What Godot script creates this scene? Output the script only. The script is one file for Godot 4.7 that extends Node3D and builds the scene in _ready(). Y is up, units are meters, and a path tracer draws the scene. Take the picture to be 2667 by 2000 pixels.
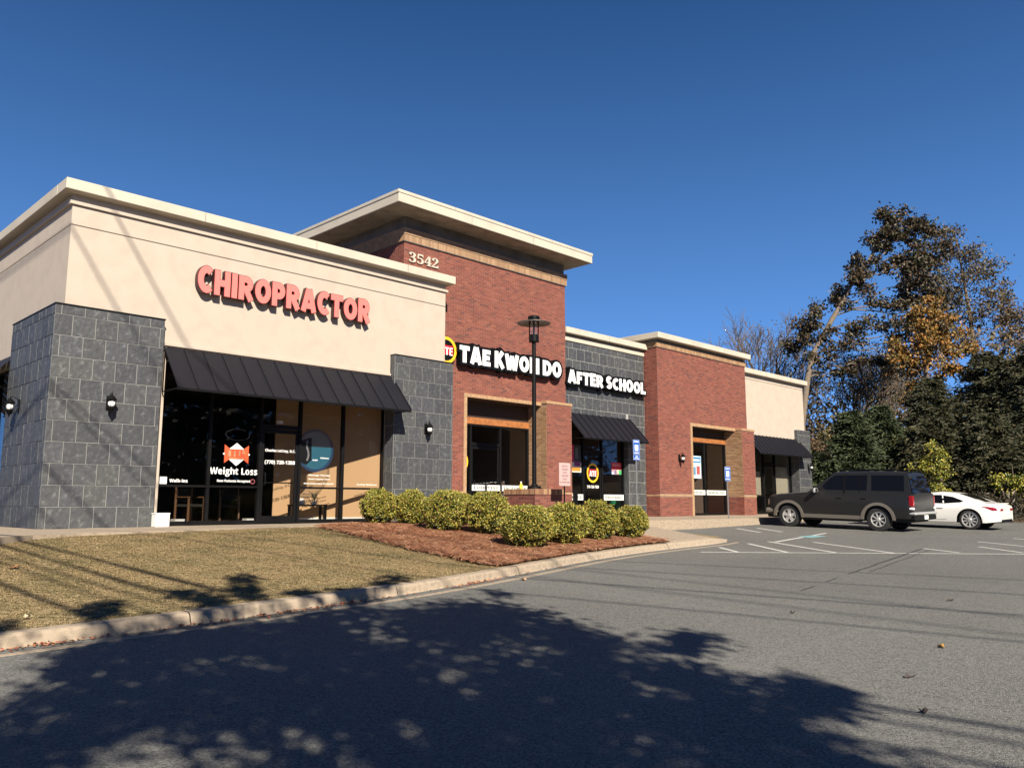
extends Node3D
# A small shopping strip seen from its drive on a clear autumn day. x runs along the shop fronts, y up, z from the shops towards the drive; y = 0 is the shop floor.

const SUN := Vector3(-0.36, 0.57, 0.74)      # towards the sun
var rng := RandomNumberGenerator.new()
var used := {}
var M := {}

# ---------------------------------------------------------------- mesh builder
class MB:
	var v := PackedVector3Array()
	var n := PackedVector3Array()
	var c := PackedColorArray()
	var uv := PackedVector2Array()
	var ix := PackedInt32Array()
	var col := Color.WHITE
	func add(p: Vector3, nn: Vector3, t := Vector2.ZERO) -> int:
		v.append(p); n.append(nn); c.append(col); uv.append(t)
		return v.size() - 1
	func tri(a: Vector3, b: Vector3, d: Vector3):      # counter-clockwise seen from outside
		var nn := (b - a).cross(d - a).normalized()
		var i := add(a, nn); add(b, nn); add(d, nn)
		ix.append_array([i, i + 2, i + 1])
	func quad(a: Vector3, b: Vector3, d: Vector3, e: Vector3):
		var nn := (b - a).cross(e - a)
		if nn.length() < 1e-9: nn = (d - b).cross(e - b)
		nn = nn.normalized()
		var i := add(a, nn, Vector2(0, 1)); add(b, nn, Vector2(1, 1)); add(d, nn, Vector2(1, 0)); add(e, nn, Vector2(0, 0))
		ix.append_array([i, i + 2, i + 1, i, i + 3, i + 2])
	func box(lo: Vector3, hi: Vector3, bev := 0.0):
		if bev > 0.0:
			bevbox(lo, hi, bev); return
		var p := [Vector3(lo.x, lo.y, lo.z), Vector3(hi.x, lo.y, lo.z), Vector3(hi.x, hi.y, lo.z), Vector3(lo.x, hi.y, lo.z), Vector3(lo.x, lo.y, hi.z), Vector3(hi.x, lo.y, hi.z), Vector3(hi.x, hi.y, hi.z), Vector3(lo.x, hi.y, hi.z)]
		for f in [[4, 5, 6, 7], [1, 0, 3, 2], [5, 1, 2, 6], [0, 4, 7, 3], [7, 6, 2, 3], [0, 1, 5, 4]]:
			quad(p[f[0]], p[f[1]], p[f[2]], p[f[3]])
	func out(q: Array, mid: Vector3):      # a face, turned away from mid
		var nn: Vector3 = (q[1] - q[0]).cross(q[2] - q[0])
		if nn.dot(q[0] - mid) < 0: q.reverse()
		if q.size() == 3: tri(q[0], q[1], q[2])
		else: quad(q[0], q[1], q[2], q[3])
	func bevbox(lo: Vector3, hi: Vector3, bw: float):
		var b := minf(bw, minf(hi.x - lo.x, minf(hi.y - lo.y, hi.z - lo.z)) * 0.45)
		var mid := (lo + hi) * 0.5
		var cn := func(s: Array, ax: int) -> Vector3:      # corner s of the face across ax
			var p := Vector3(hi.x if s[0] > 0 else lo.x, hi.y if s[1] > 0 else lo.y, hi.z if s[2] > 0 else lo.z)
			for k in 3:
				if k != ax: p[k] -= s[k] * b
			return p
		for ax in 3:
			var u := (ax + 1) % 3
			var w := (ax + 2) % 3
			for s in [-1, 1]:
				var q := []
				for k in [[-1, -1], [1, -1], [1, 1], [-1, 1]]:
					var t := [0, 0, 0]; t[ax] = s; t[u] = k[0]; t[w] = k[1]
					q.append(cn.call(t, ax))
				out(q, mid)
			for su in [-1, 1]:
				for sw in [-1, 1]:
					var t0 := [0, 0, 0]; t0[ax] = -1; t0[u] = su; t0[w] = sw
					var t1 := [0, 0, 0]; t1[ax] = 1; t1[u] = su; t1[w] = sw
					out([cn.call(t0, u), cn.call(t1, u), cn.call(t1, w), cn.call(t0, w)], mid)
		for sx in [-1, 1]:
			for sy in [-1, 1]:
				for sz in [-1, 1]:
					out([cn.call([sx, sy, sz], 0), cn.call([sx, sy, sz], 1), cn.call([sx, sy, sz], 2)], mid)
	func tube(pts: Array, rad: Array, sides := 8, caps := true):
		var base := v.size()
		var up := Vector3(0.31, 0.2, 0.93)
		for i in pts.size():
			var d: Vector3 = (pts[mini(i + 1, pts.size() - 1)] - pts[maxi(i - 1, 0)]).normalized()
			var a := d.cross(up)
			if a.length() < 0.05: a = d.cross(Vector3(1, 0, 0.2))
			a = a.normalized()
			var b := d.cross(a)
			for k in sides:
				var th := TAU * k / sides
				var nn := a * cos(th) + b * sin(th)
				add(pts[i] + nn * rad[i], nn, Vector2(float(k) / sides, i))
		for i in pts.size() - 1:
			for k in sides:
				var p := base + i * sides + k
				var q := base + i * sides + (k + 1) % sides
				ix.append_array([p, p + sides, q, q, p + sides, q + sides])
		if caps:
			for e in [0, pts.size() - 1]:
				var d: Vector3 = (pts[1] - pts[0]) if e == 0 else (pts[e] - pts[e - 1])
				d = d.normalized() * (-1 if e == 0 else 1)
				var s := add(pts[e], d)
				for k in sides: add(v[base + e * sides + k], d)
				for k in sides:
					ix.append_array([s, s + 1 + k, s + 1 + (k + 1) % sides] if e == 0 else [s, s + 1 + (k + 1) % sides, s + 1 + k])
	func lathe(at: Vector3, prof: Array, sides := 20, axis := Vector3.UP):      # prof: [radius, height]
		var a := axis.cross(Vector3(0.3, 0.1, 0.9) if absf(axis.y) > 0.5 else Vector3.UP).normalized()
		var b := axis.cross(a)
		for i in prof.size() - 1:
			var r0: float = prof[i][0]; var h0: float = prof[i][1]; var r1: float = prof[i + 1][0]; var h1: float = prof[i + 1][1]
			var base := v.size()
			for k in sides + 1:
				var th := TAU * k / sides
				var d := a * cos(th) + b * sin(th)
				var nn := (d * (h1 - h0) + axis * (r0 - r1)).normalized()
				add(at + d * r0 + axis * h0, nn); add(at + d * r1 + axis * h1, nn)
			for k in sides:
				var p := base + 2 * k
				ix.append_array([p, p + 1, p + 2, p + 2, p + 1, p + 3])
	func ball(at: Vector3, r: Vector3, seg := 14, rings := 8):
		var base := v.size()
		for i in rings + 1:
			var ph := PI * i / rings
			for k in seg + 1:
				var th := TAU * k / seg
				var d := Vector3(sin(ph) * cos(th), cos(ph), sin(ph) * sin(th))
				add(at + d * r, (d / r).normalized())
		for i in rings:
			for k in seg:
				var p := base + i * (seg + 1) + k
				ix.append_array([p, p + seg + 1, p + 1, p + 1, p + seg + 1, p + seg + 2])
	func prism(poly: Array, depth: float, xf: Transform3D):      # outline in xy (counter-clockwise), from z = 0 to -depth
		var pl := PackedVector2Array(poly)
		if Geometry2D.is_polygon_clockwise(pl): pl.reverse()
		var t := Geometry2D.triangulate_polygon(pl)
		for i in range(0, t.size(), 3):
			var a := pl[t[i]]; var b := pl[t[i + 1]]; var d := pl[t[i + 2]]
			if (b - a).cross(d - a) < 0: var s := b; b = d; d = s
			tri(xf * Vector3(a.x, a.y, 0), xf * Vector3(b.x, b.y, 0), xf * Vector3(d.x, d.y, 0))
			if depth > 0: tri(xf * Vector3(a.x, a.y, -depth), xf * Vector3(d.x, d.y, -depth), xf * Vector3(b.x, b.y, -depth))
		if depth > 0:
			for i in pl.size():
				var a := pl[i]; var b := pl[(i + 1) % pl.size()]
				quad(xf * Vector3(a.x, a.y, -depth), xf * Vector3(b.x, b.y, -depth), xf * Vector3(b.x, b.y, 0), xf * Vector3(a.x, a.y, 0))
	func sheet(rows: Array, flip := false):      # rows of points, smooth normals
		var base := v.size()
		var h := rows.size()
		var w: int = rows[0].size()
		for i in h:
			for j in w:
				var du: Vector3 = rows[i][mini(j + 1, w - 1)] - rows[i][maxi(j - 1, 0)]
				var dv: Vector3 = rows[mini(i + 1, h - 1)][j] - rows[maxi(i - 1, 0)][j]
				var nn := du.cross(dv).normalized()
				add(rows[i][j], -nn if flip else nn, Vector2(float(j) / (w - 1), float(i) / (h - 1)))
		for i in h - 1:
			for j in w - 1:
				var p := base + i * w + j
				if flip: ix.append_array([p, p + 1, p + w, p + 1, p + w + 1, p + w])
				else: ix.append_array([p, p + w, p + 1, p + 1, p + w, p + w + 1])
	func mesh(m: Material) -> ArrayMesh:
		var a := []; a.resize(Mesh.ARRAY_MAX)
		a[Mesh.ARRAY_VERTEX] = v; a[Mesh.ARRAY_NORMAL] = n; a[Mesh.ARRAY_COLOR] = c; a[Mesh.ARRAY_TEX_UV] = uv; a[Mesh.ARRAY_INDEX] = ix
		var am := ArrayMesh.new()
		am.add_surface_from_arrays(Mesh.PRIMITIVE_TRIANGLES, a)
		am.surface_set_material(0, m)
		return am

# ---------------------------------------------------------------- naming
func numbered(s: String) -> String:
	used[s] = used.get(s, -1) + 1
	return s if used[s] == 0 else "%s_%03d" % [s, used[s]]

func where(o: Node3D) -> Vector3:
	var p := Vector3.ZERO
	var q: Node = o
	while q is Node3D and q != self:
		p += q.position; q = q.get_parent()
	return p

func part(called: String, mb: MB, m: Material, parent: Node3D, label := "", kind := "") -> MeshInstance3D:      # mesh in world coordinates under a parent that is not turned
	var o := MeshInstance3D.new()
	o.mesh = mb.mesh(m)
	o.name = called
	parent.add_child(o, true)
	o.position = -where(parent)
	if label: o.set_meta("label", label)
	if kind: o.set_meta("kind", kind)
	return o

func local(called: String, mb: MB, m: Material, parent: Node3D, label := "", kind := "") -> MeshInstance3D:      # mesh in the parent's own coordinates
	var o := MeshInstance3D.new()
	o.mesh = mb.mesh(m)
	o.name = called
	parent.add_child(o, true)
	if label: o.set_meta("label", label)
	if kind: o.set_meta("kind", kind)
	return o

func thing(called: String, label: String, category: String, at := Vector3.ZERO, group := "") -> Node3D:
	var o := Node3D.new()
	o.name = numbered(called)
	add_child(o)
	o.position = at
	o.set_meta("label", label); o.set_meta("category", category)
	if group: o.set_meta("group", group)
	return o

func struct(called: String, mb: MB, m: Material) -> MeshInstance3D:
	var o := MeshInstance3D.new()
	o.mesh = mb.mesh(m)
	o.name = numbered(called)
	add_child(o)
	o.set_meta("kind", "structure")
	return o

func copy(o: Node3D, at: Vector3, label: String) -> Node3D:
	var d: Node3D = o.duplicate()
	var re := RegEx.create_from_string("_\\d+$")
	d.name = numbered(re.sub(String(o.name), ""))
	add_child(d)
	d.position = at
	d.set_meta("label", label)
	return d

# ---------------------------------------------------------------- materials
func lin(r: float, g: float, b: float) -> Color:
	return Color(r, g, b).linear_to_srgb()

func mat(col: Color, rough := 0.8, metal := 0.0) -> StandardMaterial3D:
	var m := StandardMaterial3D.new()
	m.albedo_color = col; m.roughness = rough; m.metallic = metal
	m.cull_mode = BaseMaterial3D.CULL_DISABLED
	return m

func noise_tex(size: int, freq: float, stops: Array, octaves := 4, type := FastNoiseLite.TYPE_SIMPLEX_SMOOTH, sd := 1, normal := -1.0) -> NoiseTexture2D:
	var f := FastNoiseLite.new()
	f.noise_type = type; f.frequency = freq; f.seed = sd
	f.fractal_octaves = octaves
	if octaves == 1: f.fractal_type = FastNoiseLite.FRACTAL_NONE
	if type == FastNoiseLite.TYPE_CELLULAR: f.cellular_return_type = FastNoiseLite.RETURN_CELL_VALUE
	var t := NoiseTexture2D.new()
	t.width = size; t.height = size; t.seamless = true; t.generate_mipmaps = false
	t.noise = f
	if normal > 0.0:
		t.as_normal_map = true; t.bump_strength = normal
	elif stops.size():
		var g := Gradient.new()
		var off := PackedFloat32Array(); var cs := PackedColorArray()
		for s in stops:
			off.append(s[0]); cs.append(s[1])
		g.offsets = off; g.colors = cs
		t.color_ramp = g
	return t

func grained(m: StandardMaterial3D, tex: Texture2D, metres: float, nrm: Texture2D = null, strength := 1.0) -> StandardMaterial3D:
	m.albedo_texture = tex
	m.uv1_triplanar = true; m.uv1_world_triplanar = true
	m.uv1_scale = Vector3.ONE / metres
	m.uv1_triplanar_sharpness = 8.0
	if nrm:
		m.normal_enabled = true; m.normal_texture = nrm; m.normal_scale = strength
	return m

func grey(a: float) -> Color:
	return Color(a, a, a)

func make_materials():
	var fine := noise_tex(1024, 0.22, [[0.0, grey(0.5)], [0.3, grey(0.72)], [0.5, grey(0.86)], [0.68, grey(0.97)], [0.8, Color(1.18, 1.16, 1.12)], [1.0, Color(1.45, 1.42, 1.35)]], 2, FastNoiseLite.TYPE_VALUE, 3)
	var fine_n := noise_tex(1024, 0.18, [], 3, FastNoiseLite.TYPE_SIMPLEX, 3, 5.0)
	M.asphalt = grained(mat(lin(0.208, 0.208, 0.196), 0.9), fine, 2.6, fine_n, 0.9)
	M.asphalt.vertex_color_use_as_albedo = true
	var cloudy := noise_tex(512, 0.012, [[0.0, grey(0.78)], [0.5, grey(0.93)], [1.0, grey(1.0)]], 5, FastNoiseLite.TYPE_SIMPLEX_SMOOTH, 5)
	var sand_n := noise_tex(512, 0.3, [], 2, FastNoiseLite.TYPE_SIMPLEX, 9, 2.0)
	M.cream = grained(mat(lin(0.425, 0.365, 0.305), 0.9), noise_tex(512, 0.01, [[0.0, grey(0.95)], [0.5, grey(0.985)], [1.0, grey(1.0)]], 5, FastNoiseLite.TYPE_SIMPLEX_SMOOTH, 5), 3.0, sand_n, 0.25)
	M.trim = grained(mat(lin(0.475, 0.43, 0.355), 0.75), noise_tex(512, 0.01, [[0.0, grey(0.92)], [0.5, grey(0.975)], [1.0, grey(1.0)]], 5, FastNoiseLite.TYPE_SIMPLEX_SMOOTH, 6), 5.0)
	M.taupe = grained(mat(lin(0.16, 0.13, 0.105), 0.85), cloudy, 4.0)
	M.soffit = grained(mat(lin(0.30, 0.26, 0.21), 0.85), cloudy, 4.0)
	M.concrete = grained(mat(lin(0.34, 0.275, 0.205), 0.9), noise_tex(1024, 0.02, [[0.0, grey(0.8)], [0.4, grey(0.94)], [0.6, grey(0.98)], [1.0, grey(1.0)]], 6, FastNoiseLite.TYPE_SIMPLEX_SMOOTH, 7), 2.3, sand_n, 0.6)
	M.mortar = mat(lin(0.20, 0.14, 0.11), 0.95)
	M.grout = mat(lin(0.215, 0.215, 0.21), 0.95)
	M.palegrout = mat(lin(0.28, 0.28, 0.268), 0.95)
	M.brick = grained(mat(Color.WHITE, 0.9), noise_tex(512, 0.05, [[0.0, grey(0.72)], [0.5, grey(0.95)], [1.0, grey(1.0)]], 4, FastNoiseLite.TYPE_SIMPLEX_SMOOTH, 11), 0.6, sand_n, 0.5)
	M.brick.vertex_color_use_as_albedo = true
	var haze := noise_tex(1024, 0.012, [[0.0, Color(0.60, 0.61, 0.63)], [0.3, Color(0.66, 0.66, 0.67)], [0.60, Color(0.70, 0.70, 0.70)], [0.72, Color(0.75, 0.75, 0.745)], [0.8, Color(0.86, 0.86, 0.85)], [1.0, Color(0.98, 0.98, 0.96)]], 6, FastNoiseLite.TYPE_SIMPLEX_SMOOTH, 21)
	var slate_n := noise_tex(512, 0.03, [], 4, FastNoiseLite.TYPE_SIMPLEX, 9, 3.0)
	M.slate = []
	for k in 5:
		var s: float = [0.9, 1.0, 1.1, 0.82, 1.0][k]
		var m := grained(mat(lin(0.124 * s, 0.132 * s, 0.142 * s * [1.0, 1.05, 0.95, 1.05, 1.0][k]), 0.62), haze, 2.2, slate_n, 0.35)
		m.uv1_offset = Vector3(0.37 * k, 0.21 * k, 0.13 * k)
		M.slate.append(m)
	M.frame = mat(lin(0.005, 0.005, 0.0055), 0.5)
	M.frame.metallic_specular = 0.3
	M.black = mat(lin(0.004, 0.004, 0.0045), 0.45)
	M.black.metallic_specular = 0.3
	M.awning = mat(lin(0.0105, 0.0105, 0.0145), 0.5)
	M.awning.metallic_specular = 0.35
	M.glass = mat(Color(0.015, 0.018, 0.018, 0.12), 0.02)
	M.glass.metallic_specular = 0.42
	M.glass.transparency = BaseMaterial3D.TRANSPARENCY_ALPHA
	M.orange = grained(mat(lin(0.36, 0.135, 0.04), 0.6), cloudy, 1.5)
	M.tanstone = grained(mat(lin(0.40, 0.25, 0.14), 0.85), cloudy, 0.7)
	M.clearglass = mat(Color(0.9, 0.9, 0.9, 0.08), 0.03)
	M.clearglass.transparency = BaseMaterial3D.TRANSPARENCY_ALPHA
	M.hood = mat(lin(0.075, 0.07, 0.065), 0.5)
	M.pinkish = mat(lin(0.42, 0.30, 0.29), 0.6)
	M.faded = mat(lin(0.30, 0.13, 0.13), 0.6)
	M.whiteblue = mat(lin(0.35, 0.45, 0.68), 0.5)
	M.darkwood = mat(lin(0.035, 0.018, 0.012), 0.7)
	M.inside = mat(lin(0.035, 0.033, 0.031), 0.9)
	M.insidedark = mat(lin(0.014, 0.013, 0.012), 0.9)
	M.partition = mat(lin(0.52, 0.33, 0.175), 0.85)
	M.white = mat(lin(0.72, 0.72, 0.70), 0.6)
	M.whitesign = mat(lin(0.82, 0.82, 0.82), 0.45)
	M.paper = mat(lin(0.7, 0.71, 0.68), 0.7)
	M.pink = mat(lin(0.74, 0.17, 0.15), 0.5)
	M.darkred = mat(lin(0.05, 0.012, 0.012), 0.5)
	M.paint = grained(mat(lin(0.62, 0.61, 0.58), 0.8), noise_tex(512, 0.06, [[0.0, grey(0.45)], [0.35, grey(0.8)], [0.55, grey(1.0)], [1.0, grey(1.0)]], 5, FastNoiseLite.TYPE_SIMPLEX_SMOOTH, 31), 1.1)
	M.bluepaint = mat(lin(0.17, 0.33, 0.36), 0.85)
	M.tar = mat(lin(0.035, 0.033, 0.032), 0.6)
	M.leaf = mat(Color.WHITE, 0.55)
	M.leaf.vertex_color_use_as_albedo = true
	M.leaf.backlight_enabled = true; M.leaf.backlight = Color(0.25, 0.28, 0.1)
	M.needle = mat(Color.WHITE, 0.7)
	M.needle.vertex_color_use_as_albedo = true
	M.bark = grained(mat(lin(0.16, 0.125, 0.095), 0.95), cloudy, 0.9)
	M.palebark = grained(mat(lin(0.19, 0.15, 0.112), 0.95), cloudy, 0.9)
	M.lawn = grained(mat(lin(0.245, 0.185, 0.098), 0.95), noise_tex(1024, 0.035, [[0.0, Color(0.55, 0.6, 0.5)], [0.42, Color(0.85, 0.86, 0.8)], [0.6, Color(1.0, 1.0, 1.0)], [1.0, Color(1.12, 1.08, 1.0)]], 6, FastNoiseLite.TYPE_SIMPLEX_SMOOTH, 41), 4.0)
	M.blade = mat(Color.WHITE, 0.85)
	M.blade.vertex_color_use_as_albedo = true
	M.mulch = grained(mat(lin(0.36, 0.165, 0.092), 0.95), noise_tex(512, 0.1, [[0.0, grey(0.35)], [0.5, grey(0.85)], [1.0, grey(1.1)]], 5, FastNoiseLite.TYPE_SIMPLEX_SMOOTH, 43), 0.8)
	M.earth = grained(mat(lin(0.12, 0.085, 0.05), 0.95), noise_tex(512, 0.05, [[0.0, grey(0.4)], [0.5, grey(0.8)], [1.0, grey(1.0)]], 5, FastNoiseLite.TYPE_SIMPLEX_SMOOTH, 44), 5.0)
	M.chrome = mat(lin(0.62, 0.62, 0.64), 0.16, 1.0)
	M.steel = mat(lin(0.42, 0.43, 0.44), 0.4, 0.8)
	M.rubber = mat(lin(0.016, 0.016, 0.016), 0.8)
	M.carglass = mat(lin(0.004, 0.004, 0.005), 0.03)
	M.carglass.metallic_specular = 0.35
	M.suv = mat(lin(0.0125, 0.0128, 0.0128), 0.35, 0.0)
	M.suv.metallic_specular = 0.4
	M.suv.clearcoat_enabled = true; M.suv.clearcoat = 0.15; M.suv.clearcoat_roughness = 0.12
	M.pewter = mat(lin(0.15, 0.135, 0.115), 0.4, 0.2)
	M.carwhite = mat(lin(0.78, 0.77, 0.74), 0.3)
	M.carwhite.clearcoat_enabled = true; M.carwhite.clearcoat = 0.8; M.carwhite.clearcoat_roughness = 0.06
	M.rim = mat(lin(0.50, 0.50, 0.49), 0.32, 0.45)
	M.redlamp = mat(lin(0.24, 0.006, 0.012), 0.15)
	M.blue = mat(lin(0.012, 0.085, 0.40), 0.45)
	M.yellow = mat(lin(0.75, 0.42, 0.02), 0.5)
	M.red = mat(lin(0.55, 0.02, 0.03), 0.5)
	M.green = mat(lin(0.02, 0.20, 0.09), 0.35)
	M.globe = mat(lin(0.80, 0.80, 0.78), 0.15)
	M.woodpole = grained(mat(lin(0.10, 0.075, 0.055), 0.95), cloudy, 1.2)

# ---------------------------------------------------------------- ground heights
const EX := [-40.0, 1.0, 2.1, 3.3, 4.3, 5.6, 6.6, 7.7, 9.3, 11.0, 12.6, 14.9, 16.5, 18.0, 19.6, 40.0]
const EZ := [-8.2, -8.35, -8.33, -8.37, -8.42, -8.55, -8.66, -8.82, -9.17, -9.6, -10.03, -10.42, -10.55, -10.6, -11.0, -11.0]
func edge_z(x: float) -> float:      # the edge of the asphalt against the gutter
	for i in EX.size() - 1:
		if x <= EX[i + 1]:
			return lerpf(EZ[i], EZ[i + 1], clampf((x - EX[i]) / (EX[i + 1] - EX[i]), 0, 1))
	return -11.0
func road_y(x: float, z: float) -> float:
	return -1.07 + 0.0152 * x - 0.029 * z
func bank_y(x: float, z: float) -> float:      # the slope between the kerb and the shops
	var e := edge_z(x)
	var a := road_y(x, e) + 0.13
	var t := clampf((e - z) / (e + 16.0), 0, 1)
	t = t * t * (3 - 2 * t) * 0.5 + t * 0.5
	return lerpf(a, 0.0, t)
func land_y(x: float, z: float) -> float:      # the wide terrain
	var y := minf(road_y(clampf(x, -200, 200), clampf(z, -200, 60)) - 0.3, -0.3 if absf(z + 30.0) < 20.0 and x < 46.0 else 3.0)
	y += 0.5 * smoothstep(37.3, 40.5, x) * smoothstep(-18.0, -15.5, z)
	y += 5.0 * smoothstep(42.0, 95.0, x) + 3.0 * smoothstep(-48.0, -110.0, z) * smoothstep(-60, 20, x)
	return y

func surface_poly(mb: MB, poly: Array, yf: Callable, step := 0.5, skirt := 0.0):
	var pl := PackedVector2Array()
	for i in poly.size():
		var a: Vector2 = poly[i]; var b: Vector2 = poly[(i + 1) % poly.size()]
		var k := maxi(1, int(ceil(a.distance_to(b) / step)))
		for j in k: pl.append(a.lerp(b, float(j) / k))
	var border := pl.size()
	var pts := pl.duplicate()
	var lo := pl[0]; var hi := pl[0]
	for p in pl:
		lo = lo.min(p); hi = hi.max(p)
	var jig := RandomNumberGenerator.new(); jig.seed = 5
	var x := lo.x + step * 0.5
	while x < hi.x:
		var z := lo.y + step * 0.5
		while z < hi.y:
			var p := Vector2(x + jig.randf_range(-0.1, 0.1) * step, z + jig.randf_range(-0.1, 0.1) * step)
			if Geometry2D.is_point_in_polygon(p, pl):
				var clear := true
				for q in border:
					if pts[q].distance_squared_to(p) < step * step * 0.12:
						clear = false; break
				if clear: pts.append(p)
			z += step
		x += step
	var t := Geometry2D.triangulate_delaunay(pts)
	var base := mb.v.size()
	for p in pts:
		var y: float = yf.call(p.x, p.y)
		var nx: float = yf.call(p.x + 0.1, p.y) - y
		var nz: float = yf.call(p.x, p.y + 0.1) - y
		mb.add(Vector3(p.x, y, p.y), Vector3(-nx, 0.1, -nz).normalized())
	for i in range(0, t.size(), 3):
		var a := pts[t[i]]; var b := pts[t[i + 1]]; var d := pts[t[i + 2]]
		if not Geometry2D.is_point_in_polygon((a + b + d) / 3.0, pl): continue
		if (b - a).cross(d - a) > 0: mb.ix.append_array([base + t[i], base + t[i + 1], base + t[i + 2]])
		else: mb.ix.append_array([base + t[i], base + t[i + 2], base + t[i + 1]])
	if skirt > 0:
		for i in border:
			var a := pl[i]; var b := pl[(i + 1) % border]
			var ya: float = yf.call(a.x, a.y); var yb: float = yf.call(b.x, b.y)
			var q := [Vector3(a.x, ya - skirt, a.y), Vector3(b.x, yb - skirt, b.y), Vector3(b.x, yb, b.y), Vector3(a.x, ya, a.y)]
			if Geometry2D.is_polygon_clockwise(pl): mb.quad(q[0], q[1], q[2], q[3])
			else: mb.quad(q[1], q[0], q[3], q[2])

# ---------------------------------------------------------------- the scene
func _ready():
	rng.seed = 20
	var cam := Camera3D.new()
	cam.name = "camera"
	cam.fov = 50.06; cam.near = 0.05; cam.far = 1500.0
	cam.position = Vector3(0, 0.53, 0)
	cam.rotation_degrees = Vector3(8.209, -45.264, 0.06)
	add_child(cam); cam.make_current()
	var sky := ProceduralSkyMaterial.new()
	sky.sky_top_color = Color(0.030, 0.152, 0.305)
	sky.sky_horizon_color = Color(0.375, 0.580, 0.845)
	sky.sky_curve = 0.2
	sky.ground_horizon_color = Color(0.25, 0.25, 0.24); sky.ground_bottom_color = Color(0.12, 0.11, 0.10)
	sky.sun_angle_max = 1.0
	var we := WorldEnvironment.new()
	we.name = "sky"
	var env := Environment.new()
	env.background_mode = Environment.BG_SKY
	env.sky = Sky.new(); env.sky.sky_material = sky
	env.tonemap_mode = Environment.TONE_MAPPER_LINEAR
	env.tonemap_exposure = 2.0
	env.sdfgi_enabled = true; env.ssao_enabled = true; env.ssil_enabled = true
	we.environment = env
	add_child(we)
	var sun := DirectionalLight3D.new()
	sun.name = "sun"
	sun.light_energy = 1.6; sun.light_color = Color(1.0, 0.955, 0.88); sun.light_angular_distance = 0.53; sun.shadow_enabled = true
	add_child(sun)
	sun.look_at_from_position(SUN * 10.0, Vector3.ZERO, Vector3.UP)
	make_materials()
	build_ground()
	build_building()
	build_signs()
	build_street()
	build_cars()
	build_plants()
	build_small()

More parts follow.
